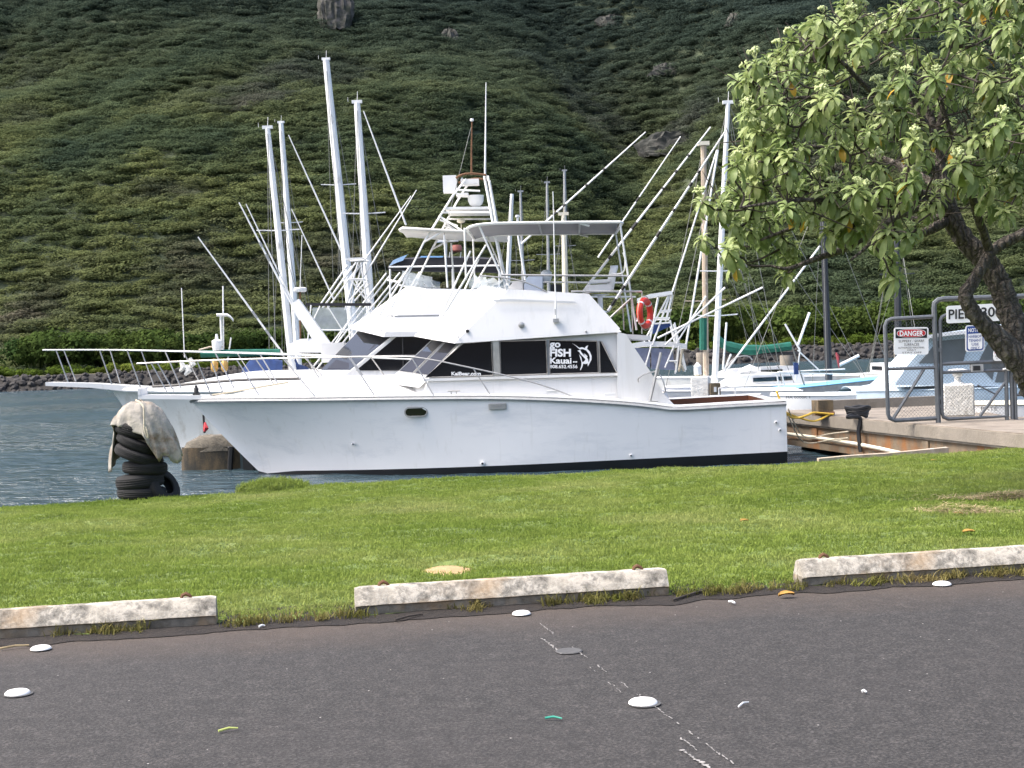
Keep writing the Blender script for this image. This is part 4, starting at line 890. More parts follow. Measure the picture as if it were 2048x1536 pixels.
# ================================================================== sailing boats behind
def stay_set(root, top, pts, r=.011):
    for p in pts: MB().rod(top, p, r, 4).build('stay', WIRE, root)
def sailboat(label, px_b, py_b, px_t, py_t, Y, r=.09, mat=MASTW, heading=90, Lh=8.6, beam=2.2, fb=1.15, fs=.95, hull=GELOLD, deckm=GEL, spreaders=(.62,), cover=None, boomdir=1, group=None, top_gear=True, cabin=True, boom_len=3.4, boom=True, hull_off=0.0, stays=True, tip=.7):
    b_, t_ = at(px_b, py_b, Y), at(px_t, py_t, Y)
    yaw = R(heading); d = (t_ - b_); fz = WATER + 1.1; base = b_ + d * ((fz - b_.z) / d.z)
    root = thing('sailboat', (base.x, base.y, WATER), label, 'sailboat', group)
    fr = simple_boat(root, (base.x + math.cos(yaw) * (.6 + hull_off), base.y + math.sin(yaw) * (.6 + hull_off)), yaw, Lh, beam, fb, fs, hull, deckm)
    if cabin:
        g = MB(); zc = (fb + fs) / 2
        g.loft([[fr.L(x_, t * w_, z_) for t in (-1, 1) for z_ in ((zc, zc + h_) if t < 0 else (zc + h_, zc))] for x_, w_, h_ in ((-Lh * .22, beam * .2, .12), (-Lh * .15, beam * .3, .34), (Lh * .12, beam * .32, .38), (Lh * .14, beam * .3, .3))]); co = g.build('cabin_house', deckm, root)
        for sg in (-1, 1): MB().box(fr.L(-.1, sg * (beam * .315 + .008), zc + .2), (1.3, .03, .13), yaw).build('cabin_window', GLASS, co)
    ms = MB().tube([base, base.lerp(t_, .5), t_], [r, r * .95, r * tip], 8).build('mast', mat, root)
    if top_gear:
        g = MB(); u = fr.n; g.box(t_ + V((0, 0, .04)), (.34, .12, .1), 0); g.tube([t_, t_ + V((.03, 0, .38))], .008, 4); g.tube([t_ + V((-.3, 0, .05)), t_ + V((-.3, 0, .2))], .006, 4); g.build('masthead', mat, ms)
    sp_ends = []
    for f in spreaders:
        c0 = base.lerp(t_, f); g = MB(); w_ = beam * .32
        e1, e2 = c0 + V((w_, .1, .03)), c0 + V((-w_, -.1, .03)); g.rod(e1, c0, .02, 5); g.rod(c0, e2, .02, 5); g.build('spreader', mat, ms); sp_ends += [e1, e2]
    if stays:
        stay_set(root, t_, [fr.L(-Lh * .49, 0, fb), fr.L(Lh * .49, 0, fs), fr.L(.1, beam * .45, 1.0), fr.L(.1, -beam * .45, 1.0)])
        stay_set(root, base.lerp(t_, .62), [fr.L(.5, beam * .45, 1.0), fr.L(.5, -beam * .45, 1.0)], .009)
    if boom:
        z0 = base + V((0, 0, .75)); z1 = z0 + fr.a * boom_len * boomdir
        MB().rod(z0, z1, .05).build('boom', mat, root)
        if cover:
            g = MB(); g.tube([z0 + V((0, 0, .5)), z0 + V((0, 0, .2)) + fr.a * .2 * boomdir, z0.lerp(z1, .35) + V((0, 0, .17)), z0.lerp(z1, .7) + V((0, 0, .13)), z1 + V((0, 0, .06))], [.08, .17, .16, .13, .06], 8); g.build('sail_cover', cover, root)
    return root, base, t_, fr
SG = 'sailboats moored behind the fishing boats'
sailboat('sailboat with the leftmost white mast of the pair left of the tower boat', 580, 690, 535, 257, 47.5, .125, group=SG, cover=CANVBLUE)
sailboat('sailboat with white mast just right of the leftmost mast', 592, 660, 562, 246, 70, .17, group=SG)
sailboat('sailboat with the tallest white mast, leaning left above the tower boat cabin', 706, 660, 652, 120, 58, .19, group=SG, cover=BROWNC)
sailboat('sailboat with flat topped white mast right of the tallest mast', 742, 640, 714, 206, 47.5, .15, group=SG)
sailboat('sailboat with thin white mast right behind the tower of the tower boat', 1012, 640, 1024, 388, 66, .12, group=SG, spreaders=(.5,), top_gear=False)
sailboat('sailboat with the left of two close grey masts behind the hardtop', 1048, 620, 1041, 384, 84, .10, mat=GREYR, group=SG, boom=False)
sailboat('sailboat with grey mast showing above the middle of the hardtop', 1098, 620, 1094, 366, 84, .10, mat=GREYR, group=SG, boom=False)
sailboat('sailboat with dark mast and wind vane above the hardtop', 1133, 620, 1129, 342, 96, .13, mat=GREYR, group=SG, boom=False)
sailboat('sailboat with short cream mast seen through the hardtop frame', 1132, 640, 1127, 430, 48, .11, mat=CREAM, group=SG, spreaders=(.4,), boom=False)
rt_, b0, t0, fr0 = sailboat('old ketch with bare wooden mast and green sail cover', 1412, 740, 1407, 290, 52, .11, mat=WOODM, heading=8, Lh=8, beam=2.4, spreaders=(.33,), boom=False, top_gear=False, hull_off=1.5, tip=1.0)
MB().box(t0 + V((0, 0, .05)), (.4, .3, .14)).build('masthead', CREAM, rt_)
MB().rod(at(1407, 700, 52), at(1407, 636, 52), .15, 8).build('mast_coat', GREENC, rt_)
MB().tube(smooth([at(1428, 672, 52), at(1450, 690, 52), at(1490, 700, 52), at(1535, 698, 52), at(1582, 692, 52)], 4), [.1] + [.16] * 4 + [.2] * 6 + [.16] * 6, 8).build('sail_cover', GREENC, rt_)
MB().rod(at(1425, 709, 52), at(1606, 707, 52), .07).build('boom', BLACK, rt_)
rt_, b0, t0, fr0 = sailboat('sailboat with slim bright white mast leaning right, in front of the wooden mast', 1430, 750, 1456, 207, 45, .10, heading=12, Lh=7.0, beam=2.0, fb=1.0, fs=.9, spreaders=(.24, .4), boom=False, hull_off=1.2, deckm=WHITE, hull=WHITE)
g = MB(); g.tube(smooth([at(1452, 735, 44.6), at(1470, 716, 44.6), at(1495, 712, 44.6), at(1505, 720, 44.6)], 3), .02); g.build('stern_rail', ALU, rt_)
for a_, b_ in (((1446, 738), (1453, 645)), ((1448, 742), (1462, 708)), ((1452, 742), (1640, 492)), ((1372, 690), (1436, 300))): MB().rod(at(*a_, 44.8), at(*b_, 44.8), .035, 6).build('spar', PIPE, rt_)
DK = pm('dark_mast_paint', (.025, .027, .032), .4, var=.2)
def beachcat(label, pts_hull, Y, mat, top, mast=None, beams=(), name='trimaran'):
    p0, p1 = at(*pts_hull[0], Y), at(*pts_hull[1], Y); root = thing(name, ((p0.x + p1.x) / 2, Y, WATER), label, 'boat')
    Lh = (p1 - p0).length; yaw = math.atan2((p1 - p0).y, (p1 - p0).x); c0 = (p0 + p1) / 2
    fr = simple_boat(root, (c0.x, c0.y), yaw, Lh, pts_hull[2], p0.z - WATER, p1.z - WATER, mat, top)
    if mast:
        a_, b_ = at(*mast[0], Y + .2), at(*mast[1], Y + .2); MB().tube([a_, b_], [mast[2], mast[2] * .75], 8).build('mast', DK, root); stay_set(root, b_, [fr.L(-Lh * .48, 0, p0.z - WATER), fr.L(Lh * .45, 0, p1.z - WATER), fr.L(0, 1, 1), fr.L(0, -1, 1)], .008)
    return root, fr
rt_, fr_ = beachcat('long white trimaran with sky blue deck edge and black mast', ((1478, 786), (1800, 752), 1.5), 42, GREYR, SKYBLUE, ((1658, 760), (1644, 380), .11))
g = MB(); Y = 42
MB().loft([[at(x_, y_ + 12, Y + .5), at(x_, y_, Y + .5), at(x_, y_ - 4, Y + 1.2), at(x_, y_ + 4, Y + 1.8)] for x_, y_ in ((1600, 775), (1650, 768), (1720, 760), (1800, 752), (1880, 746))], False, False).build('cabin_house', WHITE, rt_)
for x_, y_ in ((1705, 764), (1755, 758)): MB().prism([at(x_, y_, Y + .45), at(x_ + 30, y_ - 4, Y + .45), at(x_ + 26, y_ - 8, Y + .45), at(x_ + 8, y_ - 6, Y + .45)], (0, .06, 0)).build('cabin_window', GLASS, rt_)
for a_, b_ in (((1553, 745), (1560, 785)), ((1563, 745), (1571, 782)), ((1555, 744), (1690, 738)), ((1683, 760), (1683, 775)), ((1515, 745), (1690, 748)), ((1585, 695), (1610, 775)), ((1600, 700), (1592, 760)), ((1595, 700), (1640, 742))): MB().rod(at(*a_, 41.6), at(*b_, 41.6), .022, 5).build('rail', PIPE if a_[0] != 1585 else WIRE, rt_)
MB().rod(at(1613, 690, 41.5), at(1688, 630, 41.5), .035).build('spar', PIPE, rt_) if False else MB().rod(at(1596, 690, 41.5), at(1619, 625, 41.5), .04).build('spar', WHITE, rt_)
MB().rod(at(1679, 730, 41.5), at(1718, 711, 41.5), .05).build('spar', WHITE, rt_); MB().rod(at(1600, 700, 41.5), at(1570, 648, 41.5), .03).build('spar', PIPE, rt_)
MB().tube([at(1678, 735, 41.4), at(1675, 712, 41.4), at(1672, 705, 41.4)], [.02, .05, .02]).build('rolled_flag', pm('faded_red_cloth', (.30, .05, .06), .8), rt_)
MB().box(at(1592, 737, 41.3), (.12, .1, .34)).build('sail_bag', CANVBLUE, rt_)
g = MB(); g.loft([[at(x_, y_ + 10, 43 + k), at(x_, y_, 43 + k)] for x_, y_, k in ((1480, 768, 0), (1478, 758, .4), (1500, 752, .8), (1535, 752, .8), (1545, 762, .2), (1547, 770, 0))], False, True); 
rt3, fr3 = beachcat('small white cabin yacht with long dark side window behind the cockpit', ((1440, 776), (1570, 772), 1.9), 47.5, WHITE, WHITE, None)
MB().loft([[at(x_, 772, 46.8), at(x_ + dx, y_, 46.8), at(x_ + dx, y_, 48.2), at(x_, 772, 48.2)] for x_, y_, dx in ((1468, 760, 4), (1476, 752, 3), (1520, 750, 0), (1532, 754, -3), (1541, 764, -3))], False, True).build('cabin_house', WHITE, rt3)
MB().prism([at(x_, y_, 46.72) for x_, y_ in ((1474, 765), (1482, 759), (1524, 758), (1532, 765))], (0, .05, 0)).build('cabin_window', GLASS, rt3)
MB().tube([at(1478, 745, 46.9), at(1500, 741, 46.9), at(1520, 743, 46.9)], [.1, .2, .1], 8).build('rolled_dinghy', WHITE, rt3)
sailboat('sailboat with black mast hidden behind the pier gate', 1797, 720, 1793, 430, 50, .13, mat=DK, heading=90, beam=2.0, Lh=7, boom=False)
# white dinghy with registration lettering beside the pier
rt_, fr_ = beachcat('low white dinghy with registration letters along its bow', ((1541, 792), (1790, 787), 1.2), 36.2, WHITE, WHITE, None, name='dinghy')
text_mesh('HA 0000R 1', lambda x_, y_: at(x_, y_, 35.30), 1572, 792, 1620, 797, INK, rt_, bold=.0)
rt_, fr_ = beachcat('dark green hulled skiff under a pale blue cover behind the gate', ((1650, 790), (1900, 782), 1.7), 39, DGREEN, PALEBLUE, None, name='skiff')
rings = []
for i in range(13):
    t = i / 12; px = 1690 + 220 * t; py = 782 - 4 * t; hgt = .12 + .95 * sstep(.2, .6, t) * (1 - .3 * sstep(.8, 1, t)); c0 = at(px, py, 39)
    rings.append([c0 + V((0, -.85 + .0, -.05)), c0 + V((0, -.7, hgt * .55 + .06 * noise.noise(V((i * .9, 1, 0))))), c0 + V((0, -.25, hgt)), c0 + V((0, .25, hgt * 1.02)), c0 + V((0, .85, -.05))])
MB().loft(rings, False, False).build('boat_cover', PALEBLUE, rt_)
# cabin cruiser under cover behind the gate
kr = thing('cabin_cruiser', at(1900, 790, 34), 'pale blue white cabin cruiser with raked grey windows behind the pier gate', 'boat')
fr_ = simple_boat(kr, (at(1960, 790, 35.5).x, 35.2), R(2), 6.4, 2.3, 1.0, 1.0, PALEBLUE, PALEBLUE)
Y = 34.3
cb2 = [[at(x_, y_, Y + k) for x_, y_ in ((1790, 770), (1812, 735), (1850, 690), (1868, 668), (2060, 640), (2140, 640), (2140, 775))] for k in (0, 1.6)]
MB().loft([cb2[0], cb2[1]], True, True).build('cabin_house', PALEBLUE, kr)
CG = pm('dull_grey_window', (.13, .145, .15), .3, var=.15)
for q in (((1838, 726), (1876, 682), (1940, 676), (1925, 728)), ((1955, 728), (1980, 680), (2000, 678), (1985, 760)), ((1990, 765), (2010, 690), (2045, 690), (2040, 765))): MB().prism([at(x_, y_, Y - .02) for x_, y_ in q], (0, .05, 0)).build('cabin_window', CG, kr)
MB().loft([[at(x_, y_, Y - .35), at(x_, y_ + 7, Y - .35), at(x_, y_ + 9, Y + 2), at(x_, y_, Y + 2)] for x_, y_ in ((1840, 672), (1900, 664), (1990, 656), (2100, 648))], True, True).build('cabin_roof', WHITE, kr)
# white skiff with letters by the right side of the pier
sk = thing('skiff', at(2040, 840, 27.2), 'small white skiff with dark lettering just beyond the white gate bollard', 'boat')
fs_ = simple_boat(sk, (at(2070, 830, 27.2).x + .15, 27.6), R(1), 3.3, 1.2, .95, .9, WHITE, CREAM)
text_mesh('PXTE', lambda x_, y_: at(x_, y_, 26.97), 1962, 814, 1995, 821, INK, sk, bold=0)
# ------------------------------------------------------------------ the left power boats
bb = thing('bimini_boat', at(660, 760, 41), 'boat with a flat black bimini top and clear curtains left of the tower boat cabin', 'boat')
fb_ = simple_boat(bb, (at(690, 700, 41.5).x, 41.4), R(0), 7.5, 2.4, 1.3, 1.1, GELOLD, GEL)
Y = 40.6
MB().loft([[at(x_, 606, Y), at(x_, 612, Y), at(x_, 612, Y + 1.7), at(x_, 606, Y + 1.7)] for x_ in (612, 680, 742)], True, True).build('bimini_top', CANVB, bb)
for a_, b_ in (((622, 610), (615, 690)), ((640, 612), (618, 660)), ((655, 612), (690, 668)), ((738, 612), (730, 690)), ((700, 640), (668, 690)), ((616, 660), (700, 660))):
    MB().rod(at(*a_, Y), at(*b_, Y), .022).build('top_support', PIPE, bb); MB().rod(at(*a_, Y + 1.6), at(*b_, Y + 1.6), .022).build('top_support', PIPE, bb)
MB().poly([at(625, 615, Y - .01), at(735, 615, Y - .01), at(732, 662, Y - .01), at(622, 662, Y - .01)]).build('clear_curtain', CLEAR, bb)
MB().loft([[at(x_, 705, Y - .1), at(x_, y_, Y), at(x_, y_, Y + 1.5), at(x_, 705, Y + 1.6)] for x_, y_ in ((575, 690), (600, 678), (640, 676), (662, 690))], False, True).build('cabin_house', GEL, bb)
rdm = at(600, 580, 43.2)
ra = thing('radar_boat', at(600, 760, 44), 'boat with a white radar dome and blue canvas behind the bow rail', 'boat')
simple_boat(ra, (at(500, 760, 38.7).x, 38.7), R(0), 4.6, 1.5, 1.15, 1.0, GELOLD, GEL)
Y = 38.7
g = MB(); c0 = at(444, 700, Y); g.rod(c0, at(441, 630, Y), .03); g.rod(at(447, 700, Y), at(446, 572, Y), .02); g.build('radar_post', PIPE, ra)
g = MB(); g.loft([[at(x_, y_ - h_, Y + k) for k, h_ in ((-.09, 0), (0, 3), (.09, 0), (0, -3))] for x_, y_ in ((433, 630), (445, 630), (455, 630), (461, 634), (467, 641))]); g.build('wind_generator', WHITE, ra)
MB().lathe(at(434, 690, Y), [(.12, -.15), (.14, 0), (.14, .12), (.05, .16), (.03, .3)], 12).build('horn', WHITE, ra)
for x_ in (429, 449): MB().tube([at(x_, 718, Y - .3), at(x_, 726, Y - .3), at(x_, 738, Y - .3), at(x_, 744, Y - .3)], [.04, .1, .1, .04], 8).build('fender', OCHRE, ra)
MB().rod(at(369, 715, Y), at(363, 576, Y), .014).build('rod_holder', PIPE, ra)
MB().rod(at(452, 745, Y), at(462, 675, Y), .02).build('rod_holder', PIPE, ra)
g = MB(); g.tube([at(398, 700, Y), at(420, 694, Y), at(446, 694, Y)], .03); g.build('awning_pole', WOODM, ra)
g = MB(); g.loft([[at(x_, 745, Y - .4), at(x_, y_, Y - .3), at(x_, y_ - 3, Y + .4), at(x_, 745, Y + .6)] for x_, y_ in ((484, 742), (500, 722), (540, 718), (565, 724))], False, True); g.build('canvas_cover', CANVBLUE, ra)
g = MB(); g.tube(smooth([at(402, 708, Y), at(470, 706, Y), at(560, 705, Y)], 3), .1, 8); g.build('furled_awning', GREENC, ra)
for k, (x_, y_) in enumerate(((362, 735), (372, 742), (380, 728))): MB().tube([at(x_, y_ - 12, Y - .2), at(x_ + 6, y_, Y - .2), at(x_ - 2, y_ + 8, Y - .2)], [.05, .1, .04], 6).build('wash_line', GELOLD, ra)
rd2 = MB(); rd2.lathe(rdm, [(.18, -.06), (.2, -.03), (.2, .05), (.15, .08)], 14); 
rd = thing('radar_mast', at(600, 640, 43.2), 'white radar dome on a thin pole between the masts', 'radar')
rd2.build('radar_dome', WHITE, rd); MB().rod(at(601, 706, 43.2), at(600, 582, 43.2), .03).build('pole', RUST, rd); MB().rod(at(600, 578, 43.2), at(604, 470, 43.2), .012).build('whip_antenna', PIPE, rd)
# loose outriggers and rods of the boats behind
OG = 'outrigger poles of the boats moored behind'
def lone_pole(label, a_, b_, Y, r, bands, m1=PIPE):
    p, q = at(*a_, Y), at(*b_, Y); root = thing('outrigger_pole', p, label, 'outrigger', OG); banded('pole', root, p, q, r, bands, m1, GREYR)
lone_pole('long slanting outrigger pole leaning left, lowest of those left of the masts', (565, 706), (396, 474), 42, .035, [(.14, .2), (.3, .36)])
lone_pole('outrigger pole leaning left close beside the leftmost white mast', (600, 640), (478, 405), 42.6, .04, [(.5, .56), (.62, .66)])
lone_pole('twin of the left leaning pole beside the leftmost mast, slightly shorter', (603, 640), (492, 408), 43, .03, [(.4, .44)])
lone_pole('thin pole leaning left between the leftmost masts and the tallest mast', (682, 500), (577, 270), 44, .032, [])
lone_pole('lower thin pole leaning left in front of the tallest mast', (668, 600), (583, 418), 44, .028, [])
lone_pole('long thin pole leaning left, right of the flat topped mast', (812, 450), (727, 222), 44, .036, [])
lone_pole('pale pole leaning right in front of the tallest mast foot', (700, 560), (822, 392), 43.5, .028, [])
lone_pole('second pale pole leaning right beside the tarpaulin roof', (712, 580), (833, 380), 43.8, .028, [])
# pipe tower boat between masts
pt = thing('pipe_tower', at(720, 700, 43.4), 'white pipe tower standing between the two tallest masts', 'tower')
for a_, b_ in (((640, 610), (695, 530)), ((645, 616), (712, 525)), ((716, 525), (690, 620)), ((722, 525), (735, 620)), ((700, 558), (730, 558)), ((700, 600), (735, 560)), ((702, 560), (740, 610)), ((700, 522), (728, 520)), ((624, 737), (773, 546)), ((669, 706), (800, 545))):
    MB().rod(at(*a_, 43.4), at(*b_, 43.4), .028).build('strut', PIPE, pt); MB().rod(at(a_[0] + 9, a_[1] + 2, 44.2), at(b_[0] + 9, b_[1] + 2, 44.2), .028).build('strut', PIPE, pt)
MB().box(at(712, 519, 43.8), (.5, .8, .06)).build('platform', PIPE, pt)
# boat with tarpaulin roof
tp_ = thing('tarpaulin_boat', at(890, 760, 40), 'boat with a black roof under a blue tarpaulin behind the flybridges', 'boat')
simple_boat(tp_, (at(900, 740, 41.4).x, 41.6), R(0), 6.2, 2.2, 1.2, 1.0, GELOLD, GEL)
Y = 40.6
MB().loft([[at(x_, y0_, Y), at(x_, y1_, Y), at(x_, y1_ + 2, Y + 1.8), at(x_, y0_ - 3, Y + 1.8)] for x_, y0_, y1_ in ((776, 536, 540), (800, 520, 540), (860, 515, 542), (940, 516, 543), (1002, 520, 545))], True, True).build('roof', CANVB, tp_)
MB().rod(at(778, 534, Y - .05), at(1003, 531, Y - .05), .03).build('roof_edge', PIPE, tp_)
MB().loft([[at(x_, y_, Y - .08), at(x_ + 8, y_ - 11, Y - .02), at(x_ + 12, y_ - 13, Y + .6)] for x_, y_ in ((778, 532), (792, 526), (806, 521))], False, False).build('tarpaulin', TARPBLUE, tp_)
MB().loft([[at(x_, 515, Y - .02), at(x_ + 2, 512, Y + .4), at(x_ + 4, 512, Y + 1)] for x_ in (840, 860, 885)], False, False).build('tarpaulin', TARPBLUE, tp_)
for x_ in (780, 905, 998):
    for dy in (0, 1.7): MB().rod(at(x_, 538, Y + dy), at(x_ + 2, 700, Y + dy), .03).build('roof_post', PIPE, tp_)
MB().box(at(895, 478, Y + .4), (.62, .3, .17)).build('light_bar', WHITE, tp_)
g = MB(); c0 = at(912, 500, Y + .4); g.lathe(c0, [(.1, -.06), (.17, -.02), (.17, .1), (.14, .14)], 12); g.build('raft_canister', pm('faded_red', (.35, .12, .09), .6), tp_)
for x_ in (900, 905, 922): MB().rod(at(x_, 504, Y + .4), at(x_ - 2, 520, Y + .4), .018).build('canister_rack', PIPE, tp_)
MB().rod(at(893, 470, Y + .4), at(892, 530, Y + .4), .03).build('light_post', PIPE, tp_)
# centre console with curtains and blue seat, right of the wing
cc = thing('centre_console_boat', at(1325, 770, 38), 'white centre console with clear curtains, blue seat back and half tower', 'boat')
fcc = simple_boat(cc, (at(1360, 770, 39).x, 39.3), R(4), 6.4, 2.2, 1.2, .95, WHITE, WHITE)
Y = 38.4
MB().loft([[at(x_, y_, Y), at(x_, y_ + 9, Y), at(x_, y_ + 11, Y + 1.6), at(x_, y_ + 3, Y + 1.6)] for x_, y_ in ((1264, 687), (1285, 683), (1340, 683), (1374, 688))], True, True).build('roof', WHITE, cc)
MB().loft([[at(x_, y_, Y - .1), at(x_, y_ + 7, Y - .1), at(x_, y_ + 9, Y + 1), at(x_, y_ + 2, Y + 1)] for x_, y_ in ((1274, 597), (1300, 588), (1340, 582), (1345, 583))], True, True).build('sun_shade', WHITE, cc)
for a_, b_ in (((1342, 585), (1305, 690)), ((1338, 590), (1290, 680)), ((1345, 590), (1333, 640)), ((1343, 620), (1322, 622)), ((1284, 598), (1276, 640)), ((1318, 590), (1300, 680)), ((1340, 640), (1352, 685)), ((1349, 645), (1358, 685)), ((1306, 636), (1340, 636)), ((1304, 648), (1342, 645)), ((1358, 692), (1352, 745)), ((1361, 690), (1372, 740)), ((1303, 690), (1290, 735)), ((1348, 692), (1330, 735)), ((1336, 722), (1356, 722))):
    MB().rod(at(*a_, Y), at(*b_, Y), .024).build('pipe', PIPE, cc); MB().rod(at(a_[0] - 2, a_[1] + 3, Y + 1.3), at(b_[0] - 2, b_[1] + 3, Y + 1.3), .024).build('pipe', PIPE, cc)
MB().prism([at(1306, 646, Y + .3), at(1339, 645, Y + .3), at(1342, 652, Y + .3), at(1306, 668, Y + .3)], (0, .12, 0)).build('seat_back', CANVBLUE, cc)
CUR = pm('smoky_vinyl_curtain', (.22, .24, .33), .15, var=.35, scale=3)
for q in (((1268, 696), (1300, 696), (1300, 735), (1292, 732)), ((1302, 696), (1345, 698), (1350, 740), (1303, 738))): MB().prism([at(x_, y_, Y + .05) for x_, y_ in q], (0, .02, 0)).build('clear_curtain', CUR, cc)
for a_, b_ in (((1330, 690), (1450, 575)), ((1315, 676), (1525, 575))): MB().rod(at(*a_, Y - .2), at(b_[0], b_[1], Y - .2), .03).build('outrigger', PIPE, cc)
MB().rod(at(1352, 688, Y - .2), at(1412, 592, Y - .2), .024).build('outrigger', PIPE, cc) ; MB().rod(at(1345, 583, Y), at(1434, 300, Y), .026).build('outrigger', PIPE, cc)
MB().tube(smooth([at(1365, 698, Y - .1), at(1361, 725, Y - .1), at(1358, 742, Y - .1), at(1362, 730, Y - .12), at(1368, 742, Y - .1)], 3), .035).build('rope_hank', ROPE, cc)

# ================================================================== pier
PIERZ = 0.0
pier = thing('pier', (8, 25, WATER), 'concrete pier with rust stained edge beam beside the stern of the front boat', 'pier')
deckp = [(7.85, 19.9), (5.72, 31.2), (9.5, 31.2), (8.95, 25.4), (12.5, 25.0), (12.5, 19.9)]
m, nt, b, out = nodes_of('pier_deck_concrete')
n1 = noise_tex(nt, 1.4, 6, .7); n2 = noise_tex(nt, 20, 4, .7)
c = ramp(nt, n1.outputs[0], [(.3, (.12, .10, .08)), (.5, (.21, .18, .145)), (.75, (.29, .255, .21))]).outputs[0]
nt.links.new(mix(nt, ramp(nt, n2.outputs[0], [(.55, (0, 0, 0)), (.75, (1, 1, 1))]).outputs[0], c, (.22, .19, .15)), b.inputs['Base Color']); b.inputs['Roughness'].default_value = .92; bump(nt, b, n2.outputs[0], .3, .02)
PDECK = m
MB().prism([V((x_, y_, PIERZ)) for x_, y_ in deckp], (0, 0, -.26)).build('deck', PDECK, pier)
ed = V((5.72 - 7.85, 31.2 - 19.9, 0)).normalized(); en = V((-ed.y, ed.x, 0))
def pe(d_, out_, z_): return V((7.85, 19.9, z_)) + ed * d_ + en * out_
MB().loft([[pe(d_, .03, -.02), pe(d_, .03, -.22), pe(d_, -.3, -.22), pe(d_, -.3, -.02)] for d_ in (.05, 11.4)], True, True).build('edge_beam', CONC, pier)
MB().loft([[pe(d_, -.05, -.27), pe(d_, -.05, -.56), pe(d_, -.4, -.56), pe(d_, -.4, -.27)] for d_ in (1.0, 11.3)], True, True).build('stringer', RUSTC, pier)
MB().loft([[pe(d_, .02, -.57), pe(d_, .02, -.70), pe(d_, -.3, -.70), pe(d_, -.3, -.57)] for d_ in (2.2, 11.3)], True, True).build('waler', RUSTC, pier)
MB().loft([[pe(d_, o_, z_) for o_, z_ in ((-.8, -2.2), (-.8, -.27), (-1.05, -.27), (-1.05, -2.2))] for d_ in (.2, 11.35)], True, True).build('added_shade_wall', BLACK, pier)  # black wall added under the deck to block light and darken the void
for d_ in (3.4, 7.2, 10.9):
    for o_ in (-.55,): MB().tube([pe(d_, o_, -2.5), pe(d_, o_, -.27)], .16, 10).build('pile', TANC, pier)
for d_ in (4.5, 9.3): MB().loft([[pe(d_ - .12, -.12, z_), pe(d_ + .12, -.12, z_), pe(d_ + .12, -.02, z_), pe(d_ - .12, -.02, z_)] for z_ in (-.7, -.28)]).build('fender_block', RUSTC, pier)
MB().tube(smooth([pe(10.6, .05, -.46), pe(7, .06, -.48), pe(3.5, .08, -.60), pe(1.0, .14, -.58)], 4), .035, 8).build('water_pipe', CREAM, pier)
g = MB(); a_, b_ = V((6.75, 30.6, .0)), V((9.25, 30.8, .0)); g.prism([a_, b_, b_ + V((0, .25, 0)), a_ + V((0, .25, 0))], (0, 0, .2)); g.build('kerb', CONC, pier)
# bull block (square mooring block) and its rust
bc = thing('mooring_block', pe(8.2, -.35, PIERZ), 'square tan concrete mooring block on the pier edge', 'mooring block')
q = at(1645, 816, 28.4); MB().box(V((q.x, 28.4, .155)), (.32, .34, .31), R(10)).build('block', TANC, bc)
MB().tube([V((q.x - .2, 28.2, .05)), V((q.x + .2, 28.25, .05))], .035).build('iron_pin', RUST, bc)
yr = thing('yellow_line', (q.x, 28.3, 0), 'yellow mooring rope running from the mooring block to the stern', 'rope')
MB().tube(smooth([V((q.x + .17, 28.2, .03)), V((q.x - .05, 28.15, .06)), V((q.x - .25, 28.1, .08)), at(1615, 830, 28.0), at(1592, 836, 27.9), at(1572, 826, 27.6), V((5.1, 27.4, .55))], 5), .022, 6).build('strand', YROPE, yr)
MB().tube(smooth([V((q.x + .1, 28.2, .03)), at(1630, 842, 28.05), at(1600, 836, 28), at(1574, 826, 27.7)], 5), .02, 6).build('strand', YROPE, yr)
ml = thing('stern_line', (6.2, 28.2, -.4), 'pair of tan stern lines sagging below the pier edge', 'rope')
for k, (z0_, z1_) in enumerate(((-.28, .2), (-.40, .05))): MB().tube(smooth([pe(7.4, .08, z0_ + .02), pe(8.0, .14, z0_ - .04), V((5.75, 28.2, z0_ - .1)), V((5.35, 27.6, z1_))], 5), .014, 6).build('strand', ROPE, ml)
hs_ = thing('black_hose', at(1716, 830, 26.9), 'heap of black hose hanging over the pier edge', 'hose')
c0 = at(1716, 832, 26.9); c0.z = .04; g = MB()
for k in range(5): g.tube([c0 + V((.16 * math.cos(a) * (1 + .1 * k), .14 * math.sin(a), .02 + .035 * k + .02 * math.sin(3 * a + k))) for a in [2 * math.pi * i / 14 for i in range(14)]], .035, 6, closed=True)
g.build('coil', BLACK, hs_)
e0 = at(1695, 840, 26.6); MB().tube(smooth([c0 + V((-.1, -.1, .05)), V((e0.x, 26.6, .05)), pe(6.9, .06, .02), pe(6.9, .10, -.25), pe(6.85, .09, -.62)], 4), .04, 6).build('hanging_end', BLACK, hs_)
# gate across the pier
GY_ = 24.6
gate = thing('pier_gate', at(1870, 850, GY_), 'galvanised pipe gate with chain link mesh across the pier', 'gate')
GP = lambda x_, y_: at(x_, y_, GY_)
def pipe_frame(pts, r, name): MB().tube(smooth([GP(*p) for p in pts], 3), r, 8).build(name, GALV, gate)
MB().tube([GP(*p) for p in ((1877, 848), (1868, 615), (1869, 606), (1876, 600), (1885, 598), (2005, 594), (2100, 590), (2110, 597), (2118, 860))], .045, 8).build('portal_post', GALV, gate)
MB().box(GP(1877, 849), (.22, .2, .02)).build('base_plate', GALV, gate)
MB().tube([GP(*p) for p in ((1871, 633), (1783, 638), (1774, 642), (1770, 652), (1776, 828), (1779, 836), (1790, 841), (1877, 836))], .036, 8).build('wing_frame', GALV, gate)
MB().rod(GP(1774, 738), GP(1873, 735), .032).build('wing_rail', GALV, gate); MB().rod(GP(1786, 838), GP(1848, 738), .028).build('wing_brace', GALV, gate)
